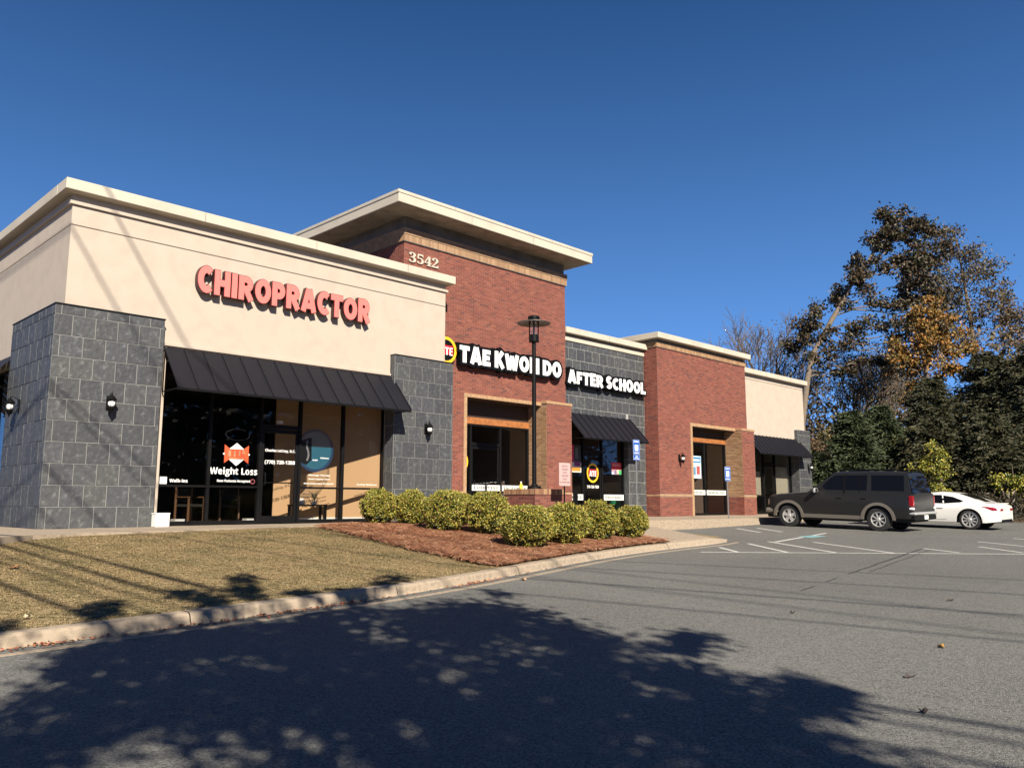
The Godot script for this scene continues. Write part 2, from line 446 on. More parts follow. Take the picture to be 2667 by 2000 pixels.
func build_ground():
	# terrain
	var g := MB.new()
	var rows := []
	var axis := [-400.0, -250.0, -150.0, -100.0, -70.0, -50.0, -40.0]
	var a := -38.0
	while a < 60.0:
		axis.append(a); a += 1.5
	axis.append_array([62.0, 66.0, 72.0, 80.0, 92.0, 110.0, 140.0, 200.0, 300.0, 450.0])
	for i in range(axis.size() - 1, -1, -1):
		var row := []
		for j in axis.size():
			row.append(Vector3(axis[j], land_y(axis[j], axis[i]), axis[i]))
		rows.append(row)
	g.sheet(rows)
	struct("ground", g, M.earth)
	# asphalt of the drive and the parking bays
	var low := FastNoiseLite.new(); low.seed = 8; low.frequency = 0.12; low.fractal_octaves = 4
	var s := MB.new()
	rows = []
	var z := 45.0
	while z >= -15.01:
		var row := []
		var x := -40.0
		while x <= 37.6:
			row.append(Vector3(x, road_y(x, z), z)); x += 0.4
		rows.append(row); z -= 0.4
	s.sheet(rows)
	for i in s.v.size():
		var p := s.v[i]
		var k := 0.92 + 0.16 * low.get_noise_2d(p.x, p.z) + 0.06 * low.get_noise_2d(p.x * 5.0, p.z * 5.0)
		s.c[i] = Color(k, k, k * 0.99)
	struct("road", s, M.asphalt)
	# kerb and gutter along the drive, cast in lengths with joints between them
	var line := PackedVector2Array()
	var x := -14.0
	while x < 19.61:
		var zz := edge_z(x)
		if x > 18.0: zz = lerpf(edge_z(18.0), -11.0, pow((x - 18.0) / 1.6, 2))
		line.append(Vector2(x, zz)); x += 0.3
	var smooth := PackedVector2Array()
	for i in line.size():
		var q := Vector2.ZERO; var w := 0.0
		for j in range(maxi(0, i - 3), mini(line.size(), i + 4)):
			q += line[j]; w += 1
		smooth.append(q / w)
	var prof := [Vector2(0, -0.12), Vector2(0, 0.008), Vector2(0.30, -0.004), Vector2(0.325, 0.03), Vector2(0.345, 0.105), Vector2(0.365, 0.128), Vector2(0.39, 0.137), Vector2(0.53, 0.139), Vector2(0.545, 0.13), Vector2(0.545, -0.12)]
	var curb := Node3D.new(); curb.name = numbered("curb"); add_child(curb); curb.set_meta("kind", "structure")
	var from := 0
	while from < smooth.size() - 1:
		var to := mini(from + 10, smooth.size() - 1)
		var mb := MB.new()
		var wob := rng.randf_range(-0.006, 0.006)
		var bend := rng.randf_range(0.9, 1.0)
		mb.col = Color(bend, bend, bend)
		for k in prof.size() - 1:
			var r := [[], []]
			for i in range(from, to + 1):
				var d := (smooth[mini(i + 1, smooth.size() - 1)] - smooth[maxi(i - 1, 0)]).normalized()
				var inn := Vector2(d.y, -d.x)
				var c := smooth[i]
				if i == from: c += d * 0.006
				if i == to: c -= d * 0.006
				var sink := smoothstep(18.2, 19.5, c.x)
				for e in 2:
					var pr: Vector2 = prof[k + e]
					var p := c + inn * pr.x
					r[e].append(Vector3(p.x, road_y(c.x, c.y) + (pr.y + wob * (1.0 if pr.x > 0.31 else 0.0)) * (lerpf(1.0, 0.25, sink) if pr.y > 0.02 else 1.0), p.y))
			mb.sheet(r)
		part("curb_section", mb, M.concrete, curb)
		from = to
	# sloping lawn
	var lawn := MB.new()
	rows = []
	for k in 27:
		var row := []
		for i in smooth.size():
			var p := smooth[i]
			var zz := lerpf(p.y - 0.5, -17.3, pow(k / 26.0, 1.1))
			row.append(Vector3(p.x, bank_y(p.x, zz) - 0.02, zz))
		rows.append(row)
	lawn.sheet(rows)
	struct("lawn", lawn, M.lawn)
	# pavement along the shops
	var flat := func(_x, _z): return 0.0
	var walk := MB.new()
	surface_poly(walk, [Vector2(-14, -13.1), Vector2(1, -13.3), Vector2(3.0, -13.95), Vector2(3.56, -14.5), Vector2(4.15, -15.05), Vector2(4.94, -15.4), Vector2(6.25, -15.6), Vector2(8, -15.9), Vector2(10.2, -16.6), Vector2(12, -16.9), Vector2(14.2, -16.9), Vector2(14.6, -14.75), Vector2(21.6, -14.75), Vector2(23.2, -14.6), Vector2(38.2, -14.6), Vector2(42.5, -14.8), Vector2(42.5, -21), Vector2(-14, -21)], flat, 1.5, 0.35)
	struct("sidewalk", walk, M.concrete)
	var path := MB.new()
	surface_poly(path, [Vector2(16.3, -11.0), Vector2(17.2, -11.05), Vector2(18.2, -11.08), Vector2(19.45, -11.35), Vector2(19.7, -12.2), Vector2(20.2, -13.4), Vector2(21.0, -14.3), Vector2(21.7, -14.73), Vector2(14.7, -14.73), Vector2(15.4, -14.0), Vector2(16.2, -13.0), Vector2(16.6, -12.2)], func(px, pz): return lerpf(bank_y(px, pz) + 0.012, road_y(px, pz) + 0.03, smoothstep(18.5, 20.0, px - 0.5 * (-12.0 - pz))), 0.45, 0.25)
	struct("path", path, M.concrete)
	# needle-strewn bed under the shrubs
	var bed := MB.new()
	var lump := FastNoiseLite.new(); lump.seed = 4; lump.frequency = 0.9
	surface_poly(bed, bed_outline(), func(px, pz): return bank_y(px, pz) + 0.018 + 0.022 * lump.get_noise_2d(px * 2.0, pz * 2.0), 0.28)
	struct("planting_bed", bed, M.mulch)
	# painted lines
	var marks := MB.new()
	for l in [[18.96, -10.49, 17.31, -8.56], [20.0, -10.49, 18.17, -7.87], [20.8, -9.65, 19.17, -7.05], [21.09, -7.06, 20.52, -6.12], [22.78, -6.33, 21.73, -5.14], [17.35, -10.34, 16.52, -9.35], [15.9, -9.95, 23.9, -2.75], [24.7, -6.9, 23.0, -4.1], [27.0, -6.6, 24.6, -3.0], [24.4, -13.9, 23.2, -12.4], [25.2, -13.6, 24.0, -12.1], [31.9, -13.9, 31.9, -8.6], [35.2, -13.9, 35.2, -8.6], [24.6, -11.0, 20.0, -10.3]]:
		stripe(marks, Vector2(l[0], l[1]), Vector2(l[2], l[3]), 0.10, 0.004)
	struct("road_marking", marks, M.paint)
	var blue := MB.new()
	stripe(blue, Vector2(22.3, -10.6), Vector2(23.3, -10.6), 0.45, 0.006)
	struct("road_marking", blue, M.bluepaint)
	var seam := MB.new()
	var p0 := Vector2(11.6, -5.62); var p1 := Vector2(20.9, -7.05)
	for k in 14:
		var t0 := k / 14.0; var t1 := (k + 1.02) / 14.0
		var j := Vector2(0, rng.randf_range(-0.02, 0.02))
		if k < 4 and k % 2 == 1: continue
		stripe(seam, p0.lerp(p1, t0) + j, p0.lerp(p1, t1) + j, 0.022 + 0.02 * t0, 0.005)
		if k > 4: stripe(seam, p0.lerp(p1, t0) + j + Vector2(0.05, 0.2), p0.lerp(p1, t1) + j + Vector2(0.05, 0.2), 0.018, 0.005)
	struct("road_crack", seam, M.tar)

func bed_outline() -> Array:
	return [Vector2(11.2, -16.85), Vector2(10.05, -15.9), Vector2(9.8, -14.6), Vector2(9.72, -13.4), Vector2(9.57, -12.1), Vector2(9.62, -11.1), Vector2(9.5, -10.25), Vector2(9.6, -9.82), Vector2(10.4, -10.02), Vector2(11.6, -10.32), Vector2(12.6, -10.56), Vector2(13.8, -10.78), Vector2(15.2, -10.98), Vector2(16.35, -11.08), Vector2(16.65, -12.15), Vector2(16.3, -13.0), Vector2(15.5, -14.0), Vector2(14.6, -14.9), Vector2(14.25, -16.85)]

func stripe(mb: MB, a: Vector2, b: Vector2, w: float, up: float):
	var d := (b - a).normalized()
	var s := Vector2(-d.y, d.x) * w * 0.5
	var n := maxi(1, int(a.distance_to(b) / 1.5))
	for k in n:
		var p := a.lerp(b, float(k) / n); var q := a.lerp(b, float(k + 1) / n)
		var c := []
		for r in [p - s, q - s, q + s, p + s]: c.append(Vector3(r.x, road_y(r.x, r.y) + up, r.y))
		if (c[1] - c[0]).cross(c[3] - c[0]).y > 0: mb.quad(c[0], c[1], c[2], c[3])
		else: mb.quad(c[3], c[2], c[1], c[0])

var shop: Node3D
var bricks_left := 300
var tiles_left := 300

func wall_box(mb: MB, x0: float, x1: float, y0: float, y1: float, z0: float, z1: float, bev := 0.0):
	mb.box(Vector3(minf(x0, x1), minf(y0, y1), minf(z0, z1)), Vector3(maxf(x0, x1), maxf(y0, y1), maxf(z0, z1)), bev)

func plain(called: String, boxes: Array, m: Material, parent: Node3D, bev := 0.0, label := "") -> MeshInstance3D:
	var mb := MB.new()
	for b in boxes: wall_box(mb, b[0], b[1], b[2], b[3], b[4], b[5], bev)
	return part(called, mb, m, parent, label)

func each(called: String, boxes: Array, m: Material, parent: Node3D, bev := 0.0, label := ""):
	for b in boxes: plain(called, [b], m, parent, bev, label)

# A field of bricks on the plane through o along u (across) and up, facing n. holes: [u0, u1, v0, v1] left free.
func bricks(o: Vector3, u: Vector3, n: Vector3, w: float, h: float, holes: Array, tones: Array, parent: Node3D, single: Callable, soldier := false):
	var rest := MB.new()
	var pw := 0.203; var ph := 0.0577; var j := 0.010
	if soldier:
		pw = 0.0577; ph = minf(h - 0.004, 0.203)
	var row := 0
	var v0 := 0.005
	while v0 + ph * 0.5 < h:
		var v1 := minf(v0 + ph, h - 0.002)
		var spans := [[0.0, w]]
		for hole in holes:
			if hole[2] < v1 - 0.01 and hole[3] > v0 + 0.01:
				var cut := []
				for s in spans:
					if hole[1] <= s[0] or hole[0] >= s[1]: cut.append(s)
					else:
						if hole[0] > s[0]: cut.append([s[0], hole[0]])
						if hole[1] < s[1]: cut.append([hole[1], s[1]])
				spans = cut
		for s in spans:
			var k := floori((s[0] - (pw + j) * 0.5) / (pw + j)) - 1
			while true:
				var a: float = k * (pw + j) + ((pw + j) * 0.5 if row % 2 and not soldier else 0.0)
				var b := a + pw
				k += 1
				if a > s[1]: break
				a = maxf(a, s[0] + 0.003); b = minf(b, s[1] - 0.003)
				if b - a < 0.025: continue
				var tone: Color = tones[rng.randi() % tones.size()]
				var f := rng.randf_range(0.85, 1.12)
				tone = Color(tone.r * f, tone.g * f, tone.b * f)
				var mid := o + u * (a + b) * 0.5 + Vector3.UP * (v0 + v1) * 0.5
				var alone: bool = bricks_left > 0 and single.call(mid)
				var mb := MB.new() if alone else rest
				mb.col = tone
				var t := 0.006 + rng.randf_range(-0.0015, 0.0015)
				var bv := 0.003
				var p := []
				for q in [[a, v0], [b, v0], [b, v1], [a, v1]]: p.append(o + u * q[0] + Vector3.UP * q[1])
				var f2 := []
				for q in [[a + bv, v0 + bv], [b - bv, v0 + bv], [b - bv, v1 - bv], [a + bv, v1 - bv]]: f2.append(o + u * q[0] + Vector3.UP * q[1] + n * t)
				mb.quad(f2[0], f2[1], f2[2], f2[3])
				for e in 4: mb.quad(p[e], p[(e + 1) % 4], f2[(e + 1) % 4], f2[e])
				if alone:
					bricks_left -= 1
					part("brick", mb, M.brick, parent)
		row += 1
		v0 += ph + j
	if rest.v.size(): part("brickwork", rest, M.brick, parent, "", "stuff")

# Slate tiles in running bond on a plane
func tiles(o: Vector3, u: Vector3, n: Vector3, w: float, h: float, holes: Array, parent: Node3D, start := 0.0, gap := 0.0065, tw := 0.45, th := 0.436):
	var rest := []
	for k in 5: rest.append(MB.new())
	var row := 0
	var v0 := 0.0
	while v0 < h - 0.05:
		var v1 := minf(v0 + th, h)
		var a := -tw * (1.0 + (0.5 if row % 2 else 0.0)) + start
		while a < w:
			var p0 := maxf(a, 0.0); var p1 := minf(a + tw, w)
			a += tw
			if p1 - p0 < 0.03: continue
			var skip := false
			var lo := v0; var hi := v1
			for hole in holes:
				if p0 < hole[1] - 0.02 and p1 > hole[0] + 0.02 and lo < hole[3] - 0.02 and hi > hole[2] + 0.02:
					if p0 < hole[0] - 0.05: p1 = hole[0]
					elif p1 > hole[1] + 0.05: p0 = hole[1]
					elif hi > hole[3] + 0.05: lo = hole[3]
					elif lo < hole[2] - 0.05: hi = hole[2]
					else: skip = true
			if skip: continue
			var g := gap
			var kind := rng.randi() % 5
			var alone := tiles_left > 0
			var mb: MB = MB.new() if alone else rest[kind]
			var t := 0.010 + rng.randf_range(-0.003, 0.003)
			var q := []; var f := []
			var tilt := rng.randf_range(-0.0015, 0.0015)
			for e in [[p0 + g, lo + g], [p1 - g, lo + g], [p1 - g, hi - g], [p0 + g, hi - g]]: q.append(o + u * e[0] + Vector3.UP * e[1])
			var b := 0.004
			for e in [[p0 + g + b, lo + g + b, 1], [p1 - g - b, lo + g + b, -1], [p1 - g - b, hi - g - b, -1], [p0 + g + b, hi - g - b, 1]]: f.append(o + u * e[0] + Vector3.UP * e[1] + n * (t + tilt * e[2]))
			mb.quad(f[0], f[1], f[2], f[3])
			for e in 4: mb.quad(q[e], q[(e + 1) % 4], f[(e + 1) % 4], f[e])
			if alone:
				tiles_left -= 1
				part("slate_tile", mb, M.slate[kind], parent)
		row += 1
		v0 += th
	for k in 5:
		if rest[k].v.size(): part("slate_tiling", rest[k], M.slate[k], parent, "", "stuff")

# A glazed shop front: uprights at xs, bars at ys over panes; returns the part that carries frame and panes.
func shopfront(called: String, xs: Array, y0: float, y1: float, z: float, bars: Array, door: int, parent: Node3D, label := "", mull := 0.07) -> Node3D:
	var mb := MB.new()
	var d := 0.06
	for x in xs: wall_box(mb, x - mull * 0.5, x + mull * 0.5, y0, y1, z - d, z + d, 0.004)
	for i in xs.size() - 1:
		var a: float = xs[i] + mull * 0.5; var b: float = xs[i + 1] - mull * 0.5
		wall_box(mb, a, b, y1 - 0.06, y1, z - d + 0.003, z + d - 0.003, 0.004)
		wall_box(mb, a, b, y0, y0 + (0.02 if i == door else 0.10), z - d + 0.003, z + d - 0.003, 0.004)
		if i == door:
			wall_box(mb, a, b, 2.36, 2.46, z - d + 0.003, z + d - 0.003, 0.004)
		else:
			for y in bars: wall_box(mb, a, b, y - 0.025, y + 0.025, z - d + 0.003, z + d - 0.003, 0.004)
	var fr := part(called, mb, M.frame, parent, label)
	for i in xs.size() - 1:
		var a: float = xs[i] + mull * 0.5; var b: float = xs[i + 1] - mull * 0.5
		var cuts := [y0 + 0.10]
		if i == door: cuts = [2.46]
		else:
			for y in bars: cuts.append(y)
		cuts.append(y1 - 0.06)
		for k in cuts.size() - 1:
			var pm := MB.new()
			wall_box(pm, a + 0.001, b - 0.001, cuts[k] + 0.001, cuts[k + 1] - 0.001, z - 0.004, z + 0.004)
			part("pane", pm, M.glass, fr)
	if door >= 0:
		var a: float = xs[door] + mull * 0.5 + 0.006; var b: float = xs[door + 1] - mull * 0.5 - 0.006
		var dm := MB.new()
		for r in [[a, a + 0.07, 0.02, 2.35], [b - 0.07, b, 0.02, 2.35], [a + 0.07, b - 0.07, 2.25, 2.35], [a + 0.07, b - 0.07, 0.02, 0.20]]:
			wall_box(dm, r[0], r[1], r[2], r[3], z - 0.02, z + 0.022, 0.004)
		var dr := part("door", dm, M.frame, parent)
		var gm := MB.new()
		wall_box(gm, a + 0.071, b - 0.071, 0.201, 2.249, z - 0.003, z + 0.003)
		part("pane", gm, M.glass, dr)
		var hm := MB.new()
		hm.tube([Vector3(a + 0.10, 0.95, z + 0.02), Vector3(a + 0.10, 0.95, z + 0.07), Vector3(a + 0.10, 1.25, z + 0.07), Vector3(a + 0.10, 1.25, z + 0.02)], [0.012, 0.012, 0.012, 0.012], 8)
		wall_box(hm, a + 0.12, b - 0.08, 1.0, 1.03, z - 0.06, z - 0.03)
		part("handle", hm, M.frame, dr)
	return fr

func seam_line(x: float, y0: float, y1: float, z: float):
	var mb := MB.new()
	wall_box(mb, x - 0.005, x + 0.005, y0 + 0.012, y1 - 0.015, z - 0.01, z + 0.0015)
	part("flashing_seam", mb, M.taupe, shop)

func slanted(called: String, a: Vector2, b: Vector2, y0: float, y1: float, thick: float, m: Material, label: String):
	var d := (b - a).normalized()
	var nn := Vector2(-d.y, d.x)
	if nn.y > 0: nn = -nn
	var mb := MB.new()
	mb.prism([a, b, b + nn * thick, a + nn * thick], y1 - y0, Transform3D(Basis(Vector3(1, 0, 0), Vector3(0, 0, 1), Vector3(0, 1, 0)), Vector3(0, y1, 0)))
	part(called, mb, m, shop, label)

func awning(label: String, x0: float, x1: float, top: float, bot: float, zt: float, zb: float, seams: int):
	var o := thing("awning", label, "awning", Vector3((x0 + x1) * 0.5, bot, zt), "black standing seam awnings")
	var pitch := (x1 - x0) / seams
	for k in seams:
		var mb := MB.new()
		var a := x0 + k * pitch + 0.012; var b := x0 + (k + 1) * pitch - 0.012
		mb.quad(Vector3(a, bot, zb), Vector3(b, bot, zb), Vector3(b, top, zt), Vector3(a, top, zt))
		mb.quad(Vector3(b, bot - 0.012, zb - 0.008), Vector3(a, bot - 0.012, zb - 0.008), Vector3(a, top - 0.012, zt - 0.008), Vector3(b, top - 0.012, zt - 0.008))
		part("panel", mb, M.awning, o)
	for k in seams + 1:
		var mb := MB.new()
		var x := x0 + k * pitch
		var e := 0.012
		var nn := Vector3(0, zb - zt, top - bot).normalized() * 0.034
		var p := [Vector3(x - e, bot, zb), Vector3(x + e, bot, zb), Vector3(x + e, top, zt), Vector3(x - e, top, zt)]
		mb.quad(p[0] + nn, p[1] + nn, p[2] + nn, p[3] + nn)
		mb.quad(p[0], p[0] + nn, p[3] + nn, p[3]); mb.quad(p[1] + nn, p[1], p[2], p[2] + nn); mb.quad(p[0], p[1], p[1] + nn, p[0] + nn)
		part("seam", mb, M.awning, o)
	var fm := MB.new()
	wall_box(fm, x0 - 0.012, x1 + 0.012, bot - 0.05, bot - 0.001, zb - 0.05, zb + 0.005)
	for x in [x0 + 0.012, x1 - 0.012]:
		fm.tube([Vector3(x, bot - 0.02, zt + 0.02), Vector3(x, bot - 0.02, zb - 0.02)], [0.014, 0.014], 6)
		fm.tube([Vector3(x, bot - 0.02, zt + 0.02), Vector3(x, top - 0.03, zt + 0.02)], [0.014, 0.014], 6)
	part("frame", fm, M.frame, o)

func build_building():
	shop = thing("retail_building", "single-storey row of shops in cream stucco, red brick and dark slate with dark glass fronts", "building", Vector3(22, 0, -30))
	var S := shop
	# --- the cream corner unit
	var st := plain("stucco_wall", [[5.31, 15.72, 4.0, 6.338, -18.75, -18.40], [5.31, 15.72, 6.362, 6.79, -18.75, -18.40], [5.33, 15.70, 6.338, 6.362, -18.74, -18.425], [5.31, 15.72, 6.86, 7.02, -18.75, -18.40], [5.25, 15.78, 6.79, 6.86, -18.76, -18.345],
		[5.31, 7.48, 0.0, 4.0, -18.75, -18.40], [13.78, 15.72, 0.0, 4.0, -18.75, -18.40], [7.42, 13.80, 4.03, 4.09, -18.42, -18.355],
		[5.31, 5.66, 3.7, 6.338, -46, -18.752], [5.31, 5.66, 6.362, 6.79, -46, -18.752], [5.335, 5.64, 6.338, 6.362, -46, -18.76], [5.31, 5.66, 6.86, 7.02, -46, -18.752], [5.25, 5.70, 6.79, 6.86, -46, -18.762], [5.31, 5.66, 0, 3.7, -21.6, -18.752], [5.31, 5.66, 0, 3.7, -46, -27.0], [15.37, 15.72, 4.0, 7.02, -26, -18.752]], M.cream, S, 0.0, "cream stucco wall of the corner shop")
	var cp := plain("cornice", [[5.09, 15.92, 7.03, 7.27, -18.75, -18.16], [5.09, 5.70, 7.03, 7.27, -46, -18.752], [5.13, 15.88, 7.02, 7.032, -18.75, -18.2]], M.trim, S, 0.012, "cream cornice of the corner shop")
	var _unused := cp
	# corner pier and right pier of slate
	var p1 := plain("stone_pier", [[5.09, 7.32, 0, 4.555, -21.23, -18.19]], M.grout, S, 0.0, "slate-tiled corner pier with two lanterns")
	tiles(Vector3(5.085, 0, -18.19), Vector3.RIGHT, Vector3.BACK, 2.24, 4.55, [], p1, 0.12)
	tiles(Vector3(5.09, 0, -21.23), Vector3.BACK, Vector3.LEFT, 3.045, 4.55, [], p1, 0.2)
	var p2 := plain("stone_pier", [[13.73, 15.87, 0, 4.60, -18.6, -18.19], [13.86, 15.86, 0, 4.59, -19.012, -18.602]], M.grout, S, 0.0, "slate-tiled pier beside the tall brick tower")
	tiles(Vector3(13.73, 0.02, -18.19), Vector3.RIGHT, Vector3.BACK, 2.14, 4.58, [], p2, 0.3)
	tiles(Vector3(13.73, 0.02, -18.6), Vector3.BACK, Vector3.LEFT, 0.41, 4.58, [], p2, 0.1)
	each("coping", [[5.07, 7.335, 4.555, 4.585, -21.25, -18.168], [13.715, 15.885, 4.60, 4.63, -18.6, -18.168]], M.frame, S, 0.004)
	# shop front one
	each("header", [[7.42, 13.80, 3.50, 4.0, -18.95, -18.70]], M.frame, S)
	shopfront("window", [7.50, 8.76, 10.06, 11.16, 12.46, 13.80], 0.0, 3.52, -18.75, [0.90], 2, S, "dark glazed front of the corner shop")
	shopfront("window", [-27.0, -25.2, -23.4, -21.64], 0.0, 3.7, 0.0, [0.90], -1, S, "side window of the corner shop")
	var side: Node3D = S.get_child(S.get_child_count() - 1)
	side.rotation.y = -PI / 2        # laid out along x, turned to run along the side wall
	side.position = Vector3(5.45, 0, 0) - S.position
	# --- the tall brick tower
	var red := [Color(0.228, 0.064, 0.043), Color(0.205, 0.055, 0.039), Color(0.242, 0.072, 0.048), Color(0.22, 0.061, 0.042), Color(0.192, 0.051, 0.038), Color(0.252, 0.078, 0.052), Color(0.215, 0.058, 0.041), Color(0.233, 0.066, 0.045), Color(0.223, 0.062, 0.042), Color(0.15, 0.046, 0.038)]
	var tan_ := [Color(0.36, 0.215, 0.115), Color(0.33, 0.19, 0.10), Color(0.38, 0.235, 0.13), Color(0.30, 0.17, 0.09)]
	var none := func(_p): return false
	var tw := plain("brick_wall", [[14.612, 17.057, 0, 8.278, -19.678, -19.02], [20.613, 21.907, 0, 8.278, -19.678, -19.02], [17.057, 20.613, 3.808, 8.278, -19.678, -19.02], [17.057, 17.181, 0, 3.808, -19.678, -19.022],
		[14.622, 15.002, 0, 8.278, -26.716, -19.68], [21.527, 21.897, 0, 8.278, -26.716, -19.68], [20.618, 21.907, 0, 3.88, -19.022, -18.763]], M.mortar, S, 0.0, "tall red brick tower wall with the house number")
	bricks(Vector3(14.612, 0, -19.02), Vector3.RIGHT, Vector3.BACK, 7.296, 8.278, [[-1.028, 1.439, -1, 7.024], [2.446, 6.001, -1, 3.931], [6.001, 8.22, -1, 3.88], [-1.028, 8.22, 0.807, 0.874]], red, tw, func(p): return p.x > 16.1 and p.x < 18.4 and p.y > 0.87 and p.y < 5.0)
	bricks(Vector3(20.613, 0, -18.763), Vector3.RIGHT, Vector3.BACK, 1.3, 3.88, [[-1.028, 2.055, 0.807, 0.874]], red, tw, func(p): return p.y > 0.9)
	bricks(Vector3(14.612, 7.024, -24.661), Vector3.BACK, Vector3.LEFT, 5.641, 1.254, [], red, tw, none)
	bricks(Vector3(20.613, 0, -19.678), Vector3.BACK, Vector3.LEFT, 0.915, 3.808, [], tan_, tw, none)
	bricks(Vector3(14.56, 8.283, -18.963), Vector3.RIGHT, Vector3.BACK, 7.398, 0.211, [], tan_, tw, none, true)
	bricks(Vector3(14.56, 8.494, -18.948), Vector3.RIGHT, Vector3.BACK, 7.398, 0.205, [], tan_, tw, none)
	bricks(Vector3(14.56, 8.283, -24.661), Vector3.BACK, Vector3.LEFT, 5.703, 0.211, [], tan_, tw, none, true)
	bricks(Vector3(14.55, 8.494, -24.661), Vector3.BACK, Vector3.LEFT, 5.713, 0.205, [], tan_, tw, none)
	each("band", [[14.566, 21.959, 8.278, 8.494, -19.626, -18.965], [14.555, 21.969, 8.494, 8.699, -19.626, -18.949], [14.566, 15.002, 8.278, 8.494, -26.716, -19.628], [14.555, 15.002, 8.494, 8.699, -26.716, -19.628], [21.476, 21.959, 8.278, 8.699, -26.716, -19.628]], M.grout, tw)
	plain("shade_frieze", [[14.643, 21.877, 8.699, 9.09, -26.716, -19.041]], M.taupe, S)  # dark taupe paints the shadow under the wide roof onto the wall
	plain("flat_roof", [[13.749, 22.503, 9.09, 9.398, -27.744, -18.208], [13.728, 22.524, 9.357, 9.459, -27.764, -18.188]], M.trim, S, 0.01, "wide projecting flat roof of the brick tower")
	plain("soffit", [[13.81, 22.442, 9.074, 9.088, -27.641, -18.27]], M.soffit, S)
	each("coping", [[20.592, 21.938, 3.88, 3.972, -19.03, -18.737]], M.tanstone, S, 0.006)
	each("door_surround", [[17.057, 17.183, 0, 3.808, -19.03, -18.994], [17.057, 20.608, 3.81, 3.931, -19.03, -18.992]], M.tanstone, S, 0.006)
	each("band", [[16.338, 17.055, 0.807, 0.874, -19.03, -19.002], [20.608, 21.923, 0.807, 0.874, -18.958, -18.746]], M.tanstone, S, 0.004)
	each("recess", [[17.183, 20.611, 3.263, 3.804, -19.688, -19.626], [17.183, 20.611, 3.805, 3.808, -19.678, -19.03]], M.darkwood, S)
	each("beam", [[17.186, 20.608, 3.048, 3.263, -19.688, -19.565]], M.orange, S, 0.01)
	shopfront("window", [17.222, 17.9, 19.236, 20.572], 0.0, 3.048, -19.647, [0.87], 1, S, "tall dark glass doors under an orange beam", 0.06)
	# --- the slate middle unit
	var mw := plain("slate_wall", [[21.91, 26.84, 3.62, 6.33, -19.5, -19.16], [25.75, 26.84, 0, 3.62, -19.5, -19.16]], M.palegrout, S, 0.0, "slate-tiled wall of the middle shop")
	tiles(Vector3(21.91, 0, -19.16), Vector3.RIGHT, Vector3.BACK, 4.92, 6.33, [[-1, 3.84, -1, 3.62]], mw, 0.1, 0.0085)
	tiles(Vector3(25.75, 0, -19.44), Vector3.BACK, Vector3.LEFT, 0.28, 3.62, [], mw)
	plain("cornice", [[21.915, 26.838, 6.33, 6.52, -19.5, -19.11], [21.915, 26.838, 6.58, 6.80, -19.5, -18.95]], M.trim, S, 0.012)
	plain("shade_frieze", [[21.915, 26.838, 6.52, 6.58, -19.5, -19.16]], M.taupe, S)  # dark strip painted in for the shadow gap between the cream bands
	each("header", [[21.95, 25.75, 3.35, 3.62, -19.55, -19.35]], M.frame, S)
	shopfront("window", [21.98, 23.30, 24.40, 25.72], 0.0, 3.37, -19.45, [0.80], 1, S, "dark glazed front of the middle shop")
	# --- the brick bay
	var bw := plain("brick_wall", [[26.84, 29.10, 0, 6.66, -19.1, -18.51], [32.69, 33.77, 0, 6.66, -19.1, -18.51], [29.10, 32.69, 3.65, 6.66, -19.1, -18.51], [29.10, 29.23, 0, 3.65, -19.1, -18.512], [26.85, 27.3, 0, 6.66, -26, -19.102], [33.3, 33.76, 0, 6.66, -26, -19.102], [32.695, 33.77, 0, 3.68, -18.512, -18.18]], M.mortar, S, 0.0, "red brick bay wall with a recessed doorway")
	bricks(Vector3(26.84, 0, -18.51), Vector3.RIGHT, Vector3.BACK, 6.93, 6.66, [[2.26, 5.85, -1, 3.79], [5.85, 7, -1, 3.69], [-1, 8, 0.78, 0.845]], red, bw, none)
	bricks(Vector3(32.69, 0, -18.18), Vector3.RIGHT, Vector3.BACK, 1.085, 3.68, [[-1, 2, 0.78, 0.845]], red, bw, none)
	bricks(Vector3(26.84, 0, -24.0), Vector3.BACK, Vector3.LEFT, 5.49, 6.66, [[-1, 4.84, -1, 6.6]], red, bw, none)
	bricks(Vector3(32.69, 0, -19.1), Vector3.BACK, Vector3.LEFT, 0.92, 3.68, [[-1, 1, -1, 0.78]], tan_, bw, none)
	bricks(Vector3(32.69, 0, -19.1), Vector3.BACK, Vector3.LEFT, 0.92, 0.78, [], red, bw, none)
	bricks(Vector3(26.80, 6.66, -18.47), Vector3.RIGHT, Vector3.BACK, 7.02, 0.23, [], tan_, bw, none, true)
	bricks(Vector3(26.80, 6.66, -24.0), Vector3.BACK, Vector3.LEFT, 5.53, 0.23, [], tan_, bw, none, true)
	each("band", [[26.805, 33.81, 6.66, 6.89, -26, -18.471]], M.grout, bw)
	plain("shade_frieze", [[26.86, 33.75, 6.89, 6.98, -26, -18.52]], M.taupe, S)  # shadow gap below the roof edge, put in as a dark colour
	plain("cornice", [[26.60, 33.90, 6.98, 7.21, -26.2, -18.25]], M.trim, S, 0.012, "cream roof edge of the brick bay")
	each("coping", [[32.67, 33.80, 3.68, 3.77, -18.52, -18.155]], M.tanstone, S, 0.006)
	each("door_surround", [[29.10, 29.232, 0, 3.65, -18.52, -18.485], [29.10, 32.686, 3.652, 3.79, -18.52, -18.483]], M.tanstone, S, 0.006)
	each("band", [[26.83, 29.098, 0.78, 0.845, -18.52, -18.492], [32.685, 33.785, 0.78, 0.845, -18.45, -18.163], [26.832, 26.86, 0.78, 0.845, -19.15, -18.522]], M.tanstone, S, 0.004)
	each("recess", [[29.232, 32.688, 3.29, 3.646, -19.11, -19.05], [29.232, 32.688, 3.647, 3.65, -19.1, -18.52]], M.darkwood, S)
